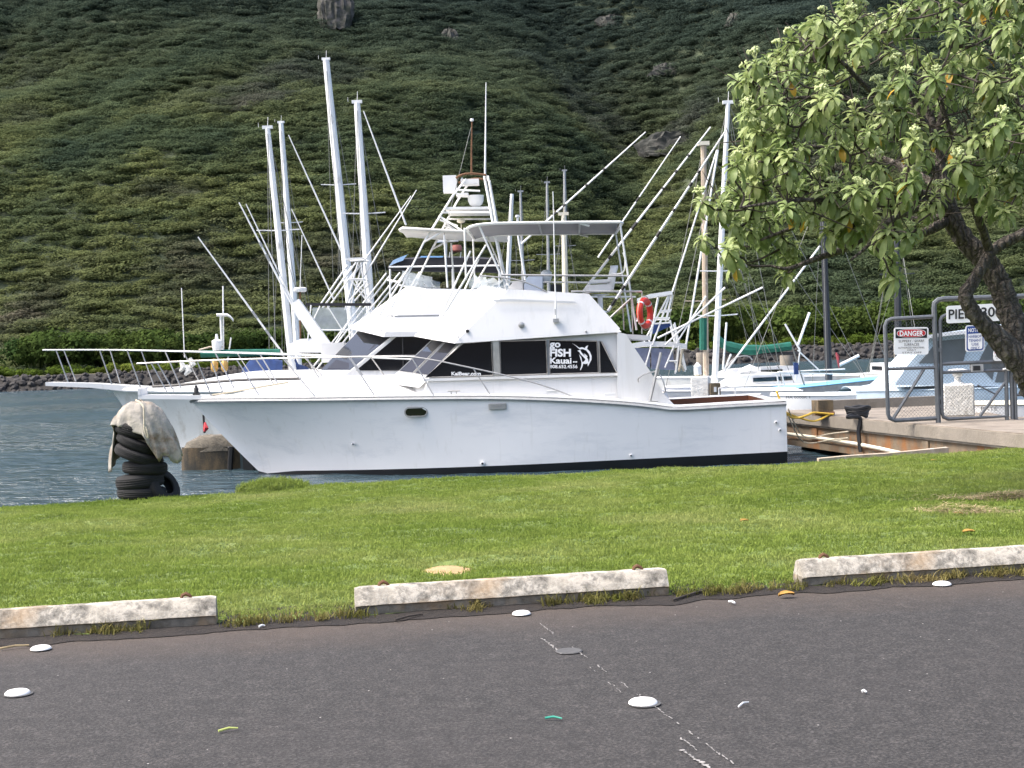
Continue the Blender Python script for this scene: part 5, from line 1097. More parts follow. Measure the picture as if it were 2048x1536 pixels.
MB().tube([GP(*p) for p in ((1892, 630), (1884, 634), (1880, 642), (1884, 824), (1887, 834), (1896, 838), (2015, 832), (2010, 640), (2004, 630), (1990, 627))], .034, 8, closed=True).build('leaf_frame', GALV, gate)
for a_, b_, r_ in (((1883, 728), (2012, 722), .032), ((1883, 745), (2012, 740), .028), ((1960, 832), (2010, 765), .026), ((2012, 722), (2014, 845), .036), ((2022, 735), (2025, 838), .034), ((1955, 770), (1990, 788), .014)): MB().rod(GP(*a_), GP(*b_), r_, 8).build('gate_bar', GALV, gate)
MB().box(GP(1953, 736), (.2, .12, .13)).build('lock_box', GREYR, gate); MB().box(GP(1951, 736) + V((0, -.065, 0)), (.12, .01, .08)).build('lock_opening', INK, gate)
MB().prism([GP(1984, 724), GP(2012, 722), GP(2012, 742), GP(1984, 744)], (0, .02, 0)).build('kick_plate', GALV, gate)
g = MB(); c0 = GP(2014, 736) + V((0, -.08, 0)); g.ball(c0, .05, 10); g.rod(c0, c0 + V((-.1, 0, -.02)), .018); g.build('gate_knob', WHITE, gate)
for y_ in (700, 795, 812): MB().box(GP(1878.5, y_), (.09, .06, .07)).build('hinge', GALV, gate)
# chain link: crossing wires
ML_ = pm('chain_link_wire', (.16, .17, .17), .5, .3, var=.2)
def mesh_panel(x0, y0, x1, y1):
    a_, b_ = GP(x0, y1), GP(x1, y0); w_, h_ = b_.x - a_.x, b_.z - a_.z; st = .062; g = MB(); k = -h_
    def wire(p, q): 
        g.prism([p + V((-.0025, 0, 0)), p + V((.0025, 0, 0)), p + V((0, .004, 0))], q - p)
    while k < w_:
        for sgn in (1, -1):
            p = [k, 0]; q = [k + h_, h_]
            if p[0] < 0: p = [0, -k]
            if q[0] > w_: q = [w_, w_ - k]
            if q[1] > p[1] + .01:
                f = (lambda u: u) if sgn > 0 else (lambda u: w_ - u)
                wire(V((a_.x + f(p[0]), GY_, a_.z + p[1])), V((a_.x + f(q[0]), GY_ + .003 * sgn, a_.z + q[1])))
        k += st
    g.build('chain_link_mesh', ML_, gate)
mesh_panel(1773, 640, 1873, 838); mesh_panel(1884, 634, 2010, 834)
# second fence panel at the frame's edge
fp = thing('fence_panel', at(2060, 850, GY_), 'galvanised fence panel with red and white notice right of the gate', 'fence')
MB().tube([GP(*p) for p in ((2032, 840), (2026, 640), (2034, 630), (2110, 626), (2116, 838))], .034, 8, closed=True).build('fence_frame', GALV, fp)
for y_ in (735, 790): MB().rod(GP(2028, y_), GP(2114, y_ - 3), .028).build('fence_bar', GALV, fp)
# signs
def sign(name, label, x0, y0, x1, y1, Yo, sk, mat=SIGNW, border=None, rad=5):
    P2 = lambda x_, y_: at(x_, y_ + sk * (x_ - x0) / (x1 - x0), GY_ - Yo)
    root = thing(name, P2((x0 + x1) / 2, y1), label, 'sign')
    def rr(i, r_): 
        out_ = []
        for cx_, cy_, a0 in ((x1 - i - r_, y0 + i + r_, -90), (x1 - i - r_, y1 - i - r_, 0), (x0 + i + r_, y1 - i - r_, 90), (x0 + i + r_, y0 + i + r_, 180)):
            for k in range(5): a = R(a0 + 90 * k / 4); out_.append((cx_ + r_ * math.cos(a), cy_ + r_ * math.sin(a)))
        return out_
    MB().prism([P2(*p) for p in rr(0, rad)], (0, .012, 0)).build('sign_plate', mat, root)
    def ink(pts, mt_, lift=.004, nm='printed_panel'): return MB().poly([P2(*p) + V((0, -lift, 0)) for p in pts]).build(nm, mt_, root)
    if border: ink(rr(2, rad), border); ink(rr(4.5, rad - 1), SIGNW, .007)
    def word(body, r_, mt_=INK, bo=.0, lift=.011): text_mesh(body, lambda x_, y_: P2(x_, y_) + V((0, -lift, 0)), *r_, mt_, root, bold=bo)
    return root, P2, ink, word, rr
s_, P2, ink, word, rr = sign('danger_sign', 'white DANGER sign with red oval on black, on the left wing of the gate', 1788, 655, 1857, 710, .06, -1)
ink([(1791, 658), (1854, 658), (1854, 676.5), (1791, 676.5)], INK)
for rx, ry, mt_, lf in ((29, 8.4, SIGNW, .007), (28, 7.6, SIGNR, .010)): ink([(1822.5 + rx * math.copysign(abs(math.cos(a)) ** .75, math.cos(a)), 667 + ry * math.copysign(abs(math.sin(a)) ** .8, math.sin(a))) for a in [2 * math.pi * k / 24 for k in range(24)]], mt_, lf)
word('DANGER', (1799, 662, 1846, 672.5), SIGNW, .03, .014)
word('SLIPPERY / SHARP', (1797, 680, 1848, 685)); word('SURFACES', (1808, 687, 1838, 692)); word('AUTHORIZED PERSONNEL', (1796, 694, 1849, 697.5)); word('ONLY', (1814, 699, 1832, 702)); word('STAY OFF', (1804, 704, 1843, 707))
s_, P2, ink, word, rr = sign('notice_sign', 'blue and white NOTICE sign reading harbor tenant use only', 1931, 651, 1969, 704, .06, -2, SIGNW, SIGNB)
ink([(1933.5, 653.5), (1966.5, 653.5), (1966.5, 668), (1933.5, 668)], SIGNB, .010); word('NOTICE', (1936, 657, 1964, 665), SIGNW, .02, .014)
for t_, a_ in (('HARBOR', (1937, 671, 1963, 676.5)), ('TENANT', (1937, 679, 1963, 684.5)), ('USE', (1943, 687, 1957, 692)), ('ONLY', (1941, 694.5, 1959, 699.5))): word(t_, a_, SIGNB, .01)
s_, P2, ink, word, rr = sign('pier_sign', 'long white PIER 300 sign fixed to the top bar of the gate', 1893, 612, 2008, 647, .07, -6)
word('PIER', (1897, 619.5, 1944, 639), INK, .015); word('300', (1962, 618.5, 2004, 638.5), INK, .015)
s_, P2, ink, word, rr = sign('please_sign', 'small red lettered notice low on the gate beside the tree trunk', 1987, 700, 2020, 722, .06, -1)
word('PLEASE', (1989, 701.5, 2017, 707), SIGNR, .03); word('KEEP GATE CLOSED', (1990, 711, 2016, 714.5)); word('AT ALL TIMES', (1992, 716, 2014, 719))
s_, P2, ink, word, rr = sign('red_sign', 'white sign with a broad red band at the edge of the picture', 2040, 644, 2090, 700, .06, -2)
ink([(2041, 645), (2089, 645), (2089, 664), (2041, 664)], SIGNR)
# pedestals
def pedestal(label, x0, x1, y0, y1, Y, mat, wd, light):
    a_, b_ = at(x0, y1, Y), at(x1, y0, Y); root = thing('pier_pedestal', V(((a_.x + b_.x) / 2, Y + wd / 2, a_.z)), label, 'pedestal')
    c0 = V(((a_.x + b_.x) / 2, Y + wd / 2, (a_.z + b_.z) / 2)); o = MB().box(c0, (b_.x - a_.x, wd, b_.z - a_.z), R(-14)).build('block', mat, root)
    bv = o.modifiers.new('b', 'BEVEL'); bv.width = .03; bv.segments = 2
    return root, V((c0.x, c0.y, b_.z))
ped, tp2 = pedestal('rough white concrete bollard with valve cap standing behind the gate', 1895, 1953, 767, 834, 25.3, CONCW, .42, False)
g = MB(); g.lathe(tp2, [(.12, 0), (.12, .02), (.06, .04), (.055, .13), (.09, .15), (.09, .19), (.16, .21), (.17, .25), (.1, .27)], 14); g.build('valve_cap', WHITE, ped)
# far dock with a white pillar and lantern, piles
fdk = thing('finger_dock', (7, 40, WATER), 'weathered dock with white pillar beyond the cockpit of the front boat', 'dock')
for k in range(3): pass
MB().box(V((6.4, 37.0, -.35)), (5.2, .9, .2), R(2)).build('dock_deck', CONC, fdk)
for x_ in (4.4, 6.4, 8.4): MB().tube([V((x_, 37.0, -2)), V((x_, 37.0, -.45))], .12, 8).build('dock_pile', TANC, fdk)
p_, tp3 = pedestal('peeling white dock pillar carrying a small lantern, above the cockpit', 1386, 1420, 752, 800, 36.8, CONCW, .35, True)
LG = pm('lantern_glass', (.75, .77, .78), .2, var=.1)
c0 = at(1396, 746, 36.95); MB().lathe(V((c0.x, 37.0, tp3.z)), [(.05, 0), (.09, .03), (.1, .05)], 8).build('lantern_base', CREAM, p_); MB().lathe(V((c0.x, 37.0, tp3.z)), [(.1, .05), (.1, .25), (.11, .26), (.02, .36)], 8).build('lantern', LG, p_)
MB().box(at(1430, 778, 36.7), (.26, .24, .3)).build('meter_box', TANC, p_); MB().prism([at(1428, 774, 36.55), at(1433, 774, 36.55), at(1433, 784, 36.55), at(1428, 784, 36.55)], (0, .02, 0)).build('label_plate', WHITE, p_)
PG = 'concrete mooring piles in the basin'
for px, yt, yb, Y, r_, lab in ((1572, 710, 772, 62, .28, 'concrete mooring pile with wider head left of the black mast'), (1403, 705, 770, 66, .26, 'concrete mooring pile behind the lantern pillar'), (1822, 690, 750, 60, .3, 'stained concrete pile behind the danger sign'), (1800, 688, 750, 66, .3, 'flat sided concrete pile left of the stained pile behind the gate')):
    a_, b_ = at(px, yt, Y), at(px, yb, Y); rp_ = thing('mooring_pile', V((a_.x, Y, -2.0)), lab, 'pile', PG)
    MB().lathe(V((a_.x, Y, 0)), [(r_ * .8, -2.2), (r_ * .8, a_.z - .9), (r_, a_.z - .85), (r_, a_.z - .04), (r_ * .9, a_.z)], 14).build('shaft', CONC, rp_)
# mooring dolphin beside the bow
dl = thing('mooring_dolphin', at(430, 950, 30.3), 'squat tan concrete mooring dolphin with dark fender in front of the bow', 'dolphin')
Y = 31.0; c0 = at(432, 900, Y); zt_ = at(432, 868, Y).z
m3 = Matrix.Identity(3)
g = MB(); rings = []
for z_, w_ in ((-2.2, .92), (-.78, .92), (-.3, .9), (zt_ - .35, .88)):
    rings.append([V((c0.x + .15 + w_ * math.cos(a), Y + .35 * math.copysign(abs(math.sin(a)) ** .8, math.sin(a)), z_)) for a in [2 * math.pi * k / 20 for k in range(20)]])
g.loft(rings); g.build('concrete_body', pm('algae_stained_concrete', (.12, .085, .045), .9, var=.4, scale=2, bmp=.4, dirt=(.03, .028, .022), dscale=1.8, damt=.5, dstretch=(1, 1, .35)), dl)
g = MB(); rings = []
for i in range(6):
    t = i / 5; w_ = .86 * math.cos(t * 1.2); rings.append([V((c0.x + .12 + w_ * math.cos(a) * (1 + .12 * noise.noise(V((a, t * 3, 0)))), Y + .36 * math.sin(a) * math.cos(t * 1.1), zt_ - .36 + .34 * math.sin(t * 1.5) + .05 * noise.noise(V((a * 3, t * 6, 4))))) for a in [2 * math.pi * k / 20 for k in range(20)]])
g.loft(rings); g.build('heaped_netting', pm('grey_brown_netting', (.13, .115, .09), .95, var=.4, scale=6, bmp=1, bscale=12), dl)
MB().box(V((c0.x + .95, Y - .30, -.35)), (.7, .24, 1.0)).build('fender_panel', pm('dark_fender_steel', (.03, .05, .055), .6, var=.3), dl)
MB().tube([V((c0.x + .38, Y - .40, zt_ - .3)), V((c0.x + .42, Y - .42, -.3)), V((c0.x + .36, Y - .42, -.9))], .06).build('fender_strap', BLACK, dl)
MB().box(V((c0.x + .78, Y - .44, -.72)), (.22, .1, .9)).build('fender_strip', BLACK, dl)
rf = thing('red_rag', at(410, 860, 30.4), 'red rag tied on a thin stick above the dolphin', 'rag')
MB().rod(at(409, 866, 30.6), at(407, 830, 30.6), .025).build('stick', BLACK, rf); MB().tube([at(410, 845, 30.55), at(412, 856, 30.5), at(409, 863, 30.5)], [.02, .06, .03], 6).build('cloth', pm('red_cloth', (.5, .04, .05), .8), rf)
# ================================================================== tyre stack with canvas at the water's edge
TC = onz(285, 1003, -.27); TZ = lawn_z(TC.x, TC.y) - .02; TY = 18.75
def tyre(label, px, py, w_px, tilt, yaw, fat=.1, flat=1.0):
    c0 = at(px, py, TY); r = w_px / 2 * TY / FPX; tr_ = fat; R0 = r - tr_ * .95
    root = thing('tyre', c0, label, 'tyre', 'old tyres stacked at the lawn edge')
    m3 = Matrix.Rotation(yaw, 3, 'Z') @ Matrix.Rotation(tilt, 3, 'Y')
    prof = [(-.62, -1), (.1, -1.0), (.75, -.86), (1, -.55), (1.04, 0), (1, .55), (.75, .86), (.1, 1.0), (-.62, 1), (-.8, .8), (-.3, .7), (.55, .55), (.7, 0), (.55, -.55), (-.3, -.7), (-.8, -.8)]
    N_ = 36; rings = []
    for k in range(N_ + 1):
        a = 2 * math.pi * k / N_; rings.append([c0 + m3 @ V(((R0 + x_ * tr_) * math.cos(a), (R0 + x_ * tr_) * math.sin(a), z_ * tr_ * flat)) for x_, z_ in prof])
    MB().loft(rings, True, False).build('carcass', TYRE, root, sharp=30)
    g = MB()
    for gz in (-.3, .0, .3): g.tube([c0 + m3 @ V(((R0 + 1.035 * tr_) * math.cos(2 * math.pi * k / N_), (R0 + 1.035 * tr_) * math.sin(2 * math.pi * k / N_), gz * tr_ * flat)) for k in range(N_)], .006, 4, closed=True)
    g.build('tread_rib', TYRE, root)
post = thing('timber_post', V((TC.x, TY + .02, -1.6)), 'timber post inside the stack of old tyres', 'post')
MB().tube([V((at(286, 900, TY).x, TY, -1.6)), at(287, 815, TY)], .13, 12).build('shaft', WOODM, post)
tyre('lowest tyre of the stack, lying flat in the grass', 284, 985, 94, R(3), 0, .095, .85)
tyre('second tyre from the bottom of the stack', 280, 962, 92, R(-4), 0, .10)
tyre('third tyre from the bottom, level below the slanted ones', 290, 935, 86, R(4), 0, .09, .9)
tyre('slanted tyre in the middle of the stack', 278, 910, 96, R(22), 0, .09, .85)
tyre('slanted tyre just under the canvas', 277, 887, 88, R(26), 0, .085, .8)
tyre('topmost tyre, mostly hidden by the canvas', 272, 860, 82, R(18), 0, .09)
tyre('tyre leaning on edge against the right side of the stack', 326, 974, 78, R(62), R(-25), .075, 1.0)
# canvas draped over the top
cv = []
def cloth_ring(pts): return [at(x_, y_, TY + d_) for x_, y_, d_ in pts]
angs = 30; rows_ = 15
def hem(a):      # a: 0 right, 90 towards camera, 180 left, 270 away
    ang = math.degrees(a) % 360
    tab = [(0, 905), (25, 925), (48, 912), (60, 922), (72, 900), (86, 868), (105, 855), (130, 850), (150, 846), (163, 868), (172, 935), (183, 945), (200, 930), (240, 900), (300, 900), (335, 915), (360, 905)]
    for (p, q), (r_, s_) in zip(tab, tab[1:]):
        if ang <= r_: return q + (s_ - q) * (ang - p) / (r_ - p)
    return 905
for j in range(rows_ + 1):
    v_ = j / rows_; ring = []
    for k in range(72):
        a = 2 * math.pi * k / 72; hy = hem(a); y_ = 802 + (hy - 802) * v_ ** 1.15
        drop = (y_ - 802) / 100
        rad = .385 * (1 - math.exp(-4.2 * (v_ * 1.0) ** .8 * .9)) ** .8 * (.80 + .25 * min(1, drop)) + .02
        fold = (.07 * (abs(math.sin(3 * a + .5)) - .5) + .045 * (abs(math.sin(5.5 * a + 3 * v_)) - .5) + .025 * math.sin(17 * a + 2 * v_)) * sstep(.25, 1, v_)
        sx = 1.0 if math.cos(a) < 0 else 1.0 + .12 * v_
        rr = rad + fold
        c0 = at(283 + 12 * v_ * (1 if math.cos(a) > 0 else -.3), y_, TY)
        ring.append(c0 + V((rr * math.cos(a) * .93 * sx, -rr * math.sin(a) * .75, .035 * noise.noise(V((a * 3, v_ * 6, 2))))))
    cv.append(ring)
g = MB(); g.loft(cv, True, False); g.poly(cv[0])
clo = tag(g.build('canvas_sheet', CLOTH, None, sharp=70), 'dirty pale canvas sheet draped over the tyre stack', 'canvas'); md = clo.modifiers.new('s', 'SOLIDIFY'); md.thickness = .012
rp_ = MB(); rp_.tube(smooth([at(272, 800, TY - .22), at(286, 812, TY - .40), at(288, 835, TY - .46), at(289, 862, TY - .50), at(296, 876, TY - .50), at(294, 862, TY - .50), at(289, 850, TY - .47)], 5), .012, 6)
tag(rp_.build('canvas_rope', ROPE), 'pale rope looped over the front of the canvas sheet', 'rope')
# ================================================================== tree with rosettes of large leaves
BARK = pm('furrowed_grey_bark', (.060, .048, .038), .95, var=.6, scale=11, bmp=1.0, bscale=16, stretch=(1, 1, .35), dirt=(.15, .135, .115), dscale=3, damt=.6)
m, nt, b, out = nodes_of('furrowed_bark')
vr = nt.nodes.new('ShaderNodeTexVoronoi'); vr.feature = 'DISTANCE_TO_EDGE'; vr.inputs['Scale'].default_value = 16
tcb = nt.nodes.new('ShaderNodeTexCoord'); mpb = nt.nodes.new('ShaderNodeMapping'); mpb.inputs['Scale'].default_value = (1, 1, .32); nzb = noise_tex(nt, 6, 4, .7)
adb = nt.nodes.new('ShaderNodeMix'); adb.data_type = 'RGBA'; adb.inputs[0].default_value = .14
nt.links.new(tcb.outputs['Object'], mpb.inputs[0]); vb = mix(nt, .10, mpb.outputs[0], nzb.outputs['Color']); nt.links.new(vb, vr.inputs['Vector'])
fine = noise_tex(nt, 30, 5, .7)
cb0 = ramp(nt, vr.outputs['Distance'], [(.0, (.032, .026, .021)), (.12, (.085, .071, .058)), (.4, (.19, .165, .138))]).outputs[0]
nt.links.new(mix(nt, ramp(nt, fine.outputs[0], [(.4, (0, 0, 0)), (.7, (.5, .5, .5))]).outputs[0], cb0, (.17, .15, .125)), b.inputs['Base Color']); b.inputs['Roughness'].default_value = .95
bump(nt, b, vr.outputs['Distance'], 1.0, .12); BARK = m
TWIG = pm('twig_bark', (.05, .04, .032), .95, var=.3, scale=12)
TRY = 14.6
tree = thing('shore_tree', V((at(2150, 760, TRY).x, TRY, -.12)), 'tree with drooping rosettes of light green leaves and crooked trunk, at the right edge', 'tree')
def limb(pts, name='limb', mat=BARK, seg=18, n=9):
    P3 = smooth([at(x_, y_, TRY + d_) for x_, y_, d_, r_ in pts], n); rs = []
    for i in range(len(P3)):
        f = i / (len(P3) - 1) * (len(pts) - 1); k = min(int(f), len(pts) - 2); rs.append((pts[k][3] + (pts[k + 1][3] - pts[k][3]) * (f - k)) * (1 + .16 * noise.noise(V((i * .7, pts[0][0], 0)))))
    P3 = [p + V((.02 * noise.noise(p * 3), .02 * noise.noise(p * 3 + V((5, 0, 0))), 0)) for p in P3]
    g = MB().tube(P3, rs, seg)
    if max(rs) > .07:
        ctr = [c_ for c_ in P3 for _ in range(seg)]
        for i_, c_ in enumerate(ctr):
            d_ = g.v[i_] - c_; k_ = i_ % seg
            g.v[i_] = c_ + d_ * (1 + .16 * noise.noise(V((k_ * 1.7, (i_ // seg) * .35, pts[0][0]))) + .10 * noise.noise(V((k_ * 4.1, (i_ // seg) * .9, 3))))
    g.build(name, mat, tree, sharp=60); return list(zip(P3, rs))
nodes_ = []
base_ = onz(2190, 1010, -.15); 
tr0 = limb([(2185, 1010, .0, .30), (2140, 880, .0, .25), (2095, 790, .0, .22), (2062, 735, 0, .2)], 'trunk', seg=14)
nodes_ += limb([(2062, 742, -.1, .17), (2010, 690, -.12, .12), (1975, 655, -.13, .088), (1945, 625, -.15, .08), (1931, 592, -.15, .074), (1948, 564, -.12, .064), (1963, 536, -.1, .056), (1980, 507, -.05, .056), (2012, 484, 0, .055), (2070, 455, .1, .06), (2160, 400, .3, .05), (2230, 330, .5, .035)])
nodes_ += limb([(2066, 735, .1, .19), (2040, 680, .12, .135), (2026, 640, .15, .122), (2012, 600, .2, .12), (1995, 560, .22, .118), (1968, 520, .25, .115), (1930, 480, .3, .105), (1906, 440, .3, .10), (1893, 400, .3, .085), (1880, 345, .35, .07), (1872, 280, .4, .05), (1850, 200, .4, .035)])
LB = [[(1900, 440, .3, .06), (1830, 470, .0, .045), (1748, 466, -.3, .04), (1683, 500, -.5, .035), (1622, 521, -.7, .028), (1578, 537, -.8, .02), (1541, 532, -.8, .012)],
      [(1905, 420, .3, .06), (1840, 402, 0, .05), (1764, 424, -.3, .042), (1700, 428, -.5, .035), (1643, 432, -.6, .03), (1586, 456, -.6, .022), (1521, 480, -.6, .012)],
      [(1880, 345, .35, .055), (1820, 300, .2, .045), (1770, 250, 0, .04), (1723, 222, -.2, .033), (1691, 198, -.3, .03), (1634, 194, -.4, .022), (1562, 198, -.4, .012)],
      [(1875, 300, .4, .05), (1830, 210, .3, .04), (1790, 130, .1, .03), (1740, 60, 0, .02), (1700, 20, 0, .012)],
      [(1893, 400, .3, .05), (1800, 380, -.3, .04), (1700, 400, -.9, .03), (1600, 400, -1.2, .02), (1480, 415, -1.3, .012)],
      [(1890, 380, .3, .05), (1800, 330, .8, .035), (1700, 300, 1.1, .03), (1600, 290, 1.2, .02), (1520, 270, 1.2, .012)],
      [(1870, 280, .4, .05), (1900, 180, .3, .04), (1950, 90, .2, .03), (1990, 10, .1, .02)],
      [(1978, 500, -.05, .05), (1950, 420, -.4, .04), (1930, 340, -.8, .03), (1900, 260, -1.1, .022), (1880, 200, -1.2, .014)],
      [(2070, 455, .1, .05), (2060, 370, .0, .04), (2050, 280, -.3, .03), (2030, 180, -.5, .02), (2010, 110, -.5, .013)],
      [(1900, 420, .3, .04), (1850, 440, 1.0, .03), (1760, 420, 1.4, .025), (1680, 380, 1.6, .018)],
      [(1893, 400, .3, .045), (1830, 420, -.6, .035), (1780, 440, -1.0, .028), (1750, 480, -1.2, .018), (1700, 520, -1.3, .012)],
      [(1870, 290, .4, .04), (1800, 220, -.5, .032), (1740, 180, -1.0, .025), (1680, 120, -1.2, .018), (1620, 90, -1.2, .012)]]
for l in LB: nodes_ += limb(l, seg=7, n=4)
OUT = [(1390, 408), (1440, 380), (1480, 345), (1472, 290), (1490, 240), (1465, 165), (1490, 140), (1530, 110), (1560, 85), (1600, 50), (1640, 15), (1690, 0), (1700, -80), (1900, -160), (2200, -160), (2400, 50), (2420, 300), (2300, 480), (2048, 470), (1990, 420), (1930, 370), (1890, 395), (1870, 450), (1800, 480), (1800, 555), (1780, 555), (1760, 480), (1600, 450), (1590, 540), (1560, 560), (1540, 500), (1480, 480), (1460, 540), (1440, 500), (1470, 450)]
def inside(x, y):
    c_ = False
    for (x0, y0), (x1, y1) in zip(OUT, OUT[1:] + OUT[:1]):
        if (y0 > y) != (y1 > y) and x < (x1 - x0) * (y - y0) / (y1 - y0) + x0: c_ = not c_
    return c_
rng = random.Random(5)
spots = []
fixed = [(1405, 405), (1440, 415), (1470, 445), (1478, 375), (1500, 460), (1475, 165), (1512, 130), (1505, 185), (1555, 110), (1585, 85), (1605, 60), (1645, 40), (1690, 25), (1645, 75), (1615, 110), (1560, 130), (1535, 160), (1580, 155), (1500, 225), (1530, 235), (1490, 265), (1565, 245), (1525, 285), (1572, 275), (1500, 320), (1535, 310), (1580, 330), (1605, 295), (1475, 330), (1572, 355), (1600, 380), (1635, 370), (1662, 385), (1700, 330), (1720, 300), (1745, 235), (1760, 275), (1800, 250), (1850, 200), (1890, 195), (1895, 275), (1920, 290), (1960, 200), (2000, 190), (2015, 215), (1995, 180), (1955, 250), (1780, 105), (1800, 140), (1830, 100), (1860, 130), (1900, 90), (1930, 110), (1960, 110), (2010, 90), (2030, 75), (1960, 20), (1900, 15), (1850, 40), (1800, 50), (1740, 60), (1720, 120), (1680, 80), (1690, 150), (1650, 130), (1760, 480), (1775, 465), (1575, 415), (1595, 425), (1640, 400), (1790, 555), (1572, 545), (1470, 525), (1470, 480), (1455, 500), (1405, 478), (1780, 400), (1745, 430), (1870, 395), (1855, 420), (1890, 370), (1930, 360), (1785, 385), (1990, 410), (2010, 425), (1975, 400), (1655, 300), (1640, 330), (1680, 290), (1700, 275), (1830, 250), (1985, 330), (2020, 330), (2040, 390)]
for x_, y_ in fixed: spots.append((x_, y_, rng.uniform(-1.5, -.3), 1))
tries = 0
while len(spots) < 600 and tries < 60000:
    tries += 1; x_, y_ = rng.uniform(1390, 2420), rng.uniform(-160, 560)
    if not inside(x_, y_) or (x_ > 1840 and y_ > 395): continue
    ex, ey = (x_ - 1930) / 520, (y_ - 230) / 340; e = ex * ex + ey * ey; dz = 2.3 * math.sqrt(max(.05, 1 - min(1, e)))
    back = rng.random() < .5; d_ = dz * (rng.uniform(.55, 1) if back else -rng.uniform(.55, 1))
    if not back and e < .45 and rng.random() < .4: continue
    if (not back) and 1640 < x_ < 1920 and 160 < y_ < 400 and rng.random() < .3: continue
    if any((x_ - a) ** 2 + (y_ - b_) ** 2 < (19 if (d_ < 0) == (c_ < 0) else 0) ** 2 for a, b_, c_, _ in spots): continue
    spots.append((x_, y_, d_, 0))
# grow twigs from the nearest limb to every rosette
tw = MB(); tnodes = [(p, r) for p, r in nodes_ if r < .12]
todo = sorted([at(x_, y_, TRY + d_) for x_, y_, d_, _ in spots], key=lambda p: min((p - q).length for q, _ in tnodes))
ros = []
for p in todo:
    cand = min(tnodes, key=lambda n_: (p - n_[0]).length + (0.25 if n_[0].z > p.z + .15 else 0)); q = cand[0]
    L_ = (p - q).length; mid1 = q.lerp(p, .4) + V((rng.gauss(0, .08), rng.gauss(0, .08), -.10)) * min(1, L_); mid2 = q.lerp(p, .75) + V((rng.gauss(0, .06), rng.gauss(0, .06), -.07)) * min(1, L_)
    path = smooth([q, mid1, mid2, p], 3); r0 = min(.016, .010 + .006 * L_)
    tw.tube(path, [r0 + (.006 - r0) * i / (len(path) - 1) for i in range(len(path))], 5)
    for i in (3, 6): tnodes.append((path[i], .009))
    d = (p - path[-3]).normalized(); ros.append((p, d))
up_nodes = [n_ for n_ in tnodes if n_[0].z > at(1900, 440, TRY).z]
for k in range(900):      # bare inner twigs
    q, r = rng.choice(up_nodes); d = V((rng.gauss(0, 1), rng.gauss(0, 1), rng.gauss(.25, .8))).normalized() * rng.uniform(.15, .55)
    e = q + d; m_ = q.lerp(e, .5) + V((rng.gauss(0, .05), rng.gauss(0, .05), rng.gauss(0, .05))); tw.tube([q, m_, e], [.008, .006, .003], 4)
tw.build('twigs', TWIG, tree, sharp=60)
# leaf material: light green, paler veins and edges by noise, translucent
def tleaf(name, c0, c1, c2):
    m, nt, b, out = nodes_of(name); oi = nt.nodes.new('ShaderNodeObjectInfo'); n = noise_tex(nt, 9, 3, .6)
    c = ramp(nt, n.outputs[0], [(.3, c0), (.55, c1), (.75, c2)]).outputs[0]
    rr = ramp(nt, oi.outputs['Random'], [(0, (.75, .8, .7)), (1, (1.25, 1.15, 1.2))]).outputs[0]; c = mix(nt, 1.0, c, rr, 'MULTIPLY')
    nt.links.new(c, b.inputs['Base Color']); b.inputs['Roughness'].default_value = .5; b.inputs['Specular IOR Level'].default_value = .35
    tr_ = nt.nodes.new('ShaderNodeBsdfTranslucent'); nt.links.new(c, tr_.inputs[0]); ms = nt.nodes.new('ShaderNodeMixShader'); ms.inputs[0].default_value = .35
    nt.links.new(b.outputs[0], ms.inputs[1]); nt.links.new(tr_.outputs[0], ms.inputs[2]); nt.links.new(ms.outputs[0], out.inputs[0]); return m
TL = tleaf('tree_leaf', (.185, .255, .082), (.285, .365, .14), (.42, .48, .245)); TLY = tleaf('yellowing_tree_leaf', (.45, .28, .03), (.55, .36, .05), (.50, .22, .03))
def leaf(g, base, az, el, ln, droop, wd):
    fw = V((math.cos(az) * math.cos(el), math.sin(az) * math.cos(el), math.sin(el))); sd_ = V((-math.sin(az), math.cos(az), 0)); rows2 = []
    p = V(base); e = el
    for i in range(6):
        t = i / 5; wv = wd * [.14, .42, .8, 1.0, .78, .02][i]; up = V((-math.cos(az) * math.sin(e), -math.sin(az) * math.sin(e), math.cos(e)))
        rows2.append([p - sd_ * wv + up * wv * .28, p, p + sd_ * wv + up * wv * .28])
        e -= droop / 5; p = p + V((math.cos(az) * math.cos(e), math.sin(az) * math.cos(e), math.sin(e))) * (ln / 5)
    g.loft(rows2, False, False)
def rosette(n_, yellow=0):
    g = MB()
    for k in range(n_):
        t = k / n_; az = k * 2.399 + random.uniform(-.2, .2); el = R(70 - 110 * t) + random.gauss(0, .14)
        leaf(g, V((0, 0, .02 - .05 * t)), az, el, random.uniform(.16, .23) * (.6 + .5 * t), R(random.uniform(55, 105)), random.uniform(.026, .036) * (.7 + .35 * t))
    return g
rmesh = [rosette(random.randint(17, 23)).build('leaf_rosette', TL, tree, local=True, sharp=180) for _ in range(7)]
ymesh = []
for _ in range(2):
    g = MB(); leaf(g, V((0, 0, -.03)), random.uniform(0, 6), R(-20), .19, R(60), .032); ymesh.append(g.build('yellow_leaf', TLY, tree, local=True, sharp=180))
FLW = pm('pale_green_flower', (.50, .56, .27), .8, var=.15, scale=20)
fl_ = []
for _ in range(3):
    g = MB()
    for k in range(34):
        a = random.uniform(0, 6.283); rr = .055 * math.sqrt(random.random()); g.ball(V((rr * math.cos(a), rr * math.sin(a), .09 - rr * rr * 9 + random.gauss(0, .006))), random.uniform(.008, .013), 5)
    for k in range(5): g.tube([V((0, 0, 0)), V((.04 * math.cos(k * 1.26), .04 * math.sin(k * 1.26), .075))], .003, 4)
    fl_.append(g.build('flower_head', FLW, tree, local=True))
protos_used = set()
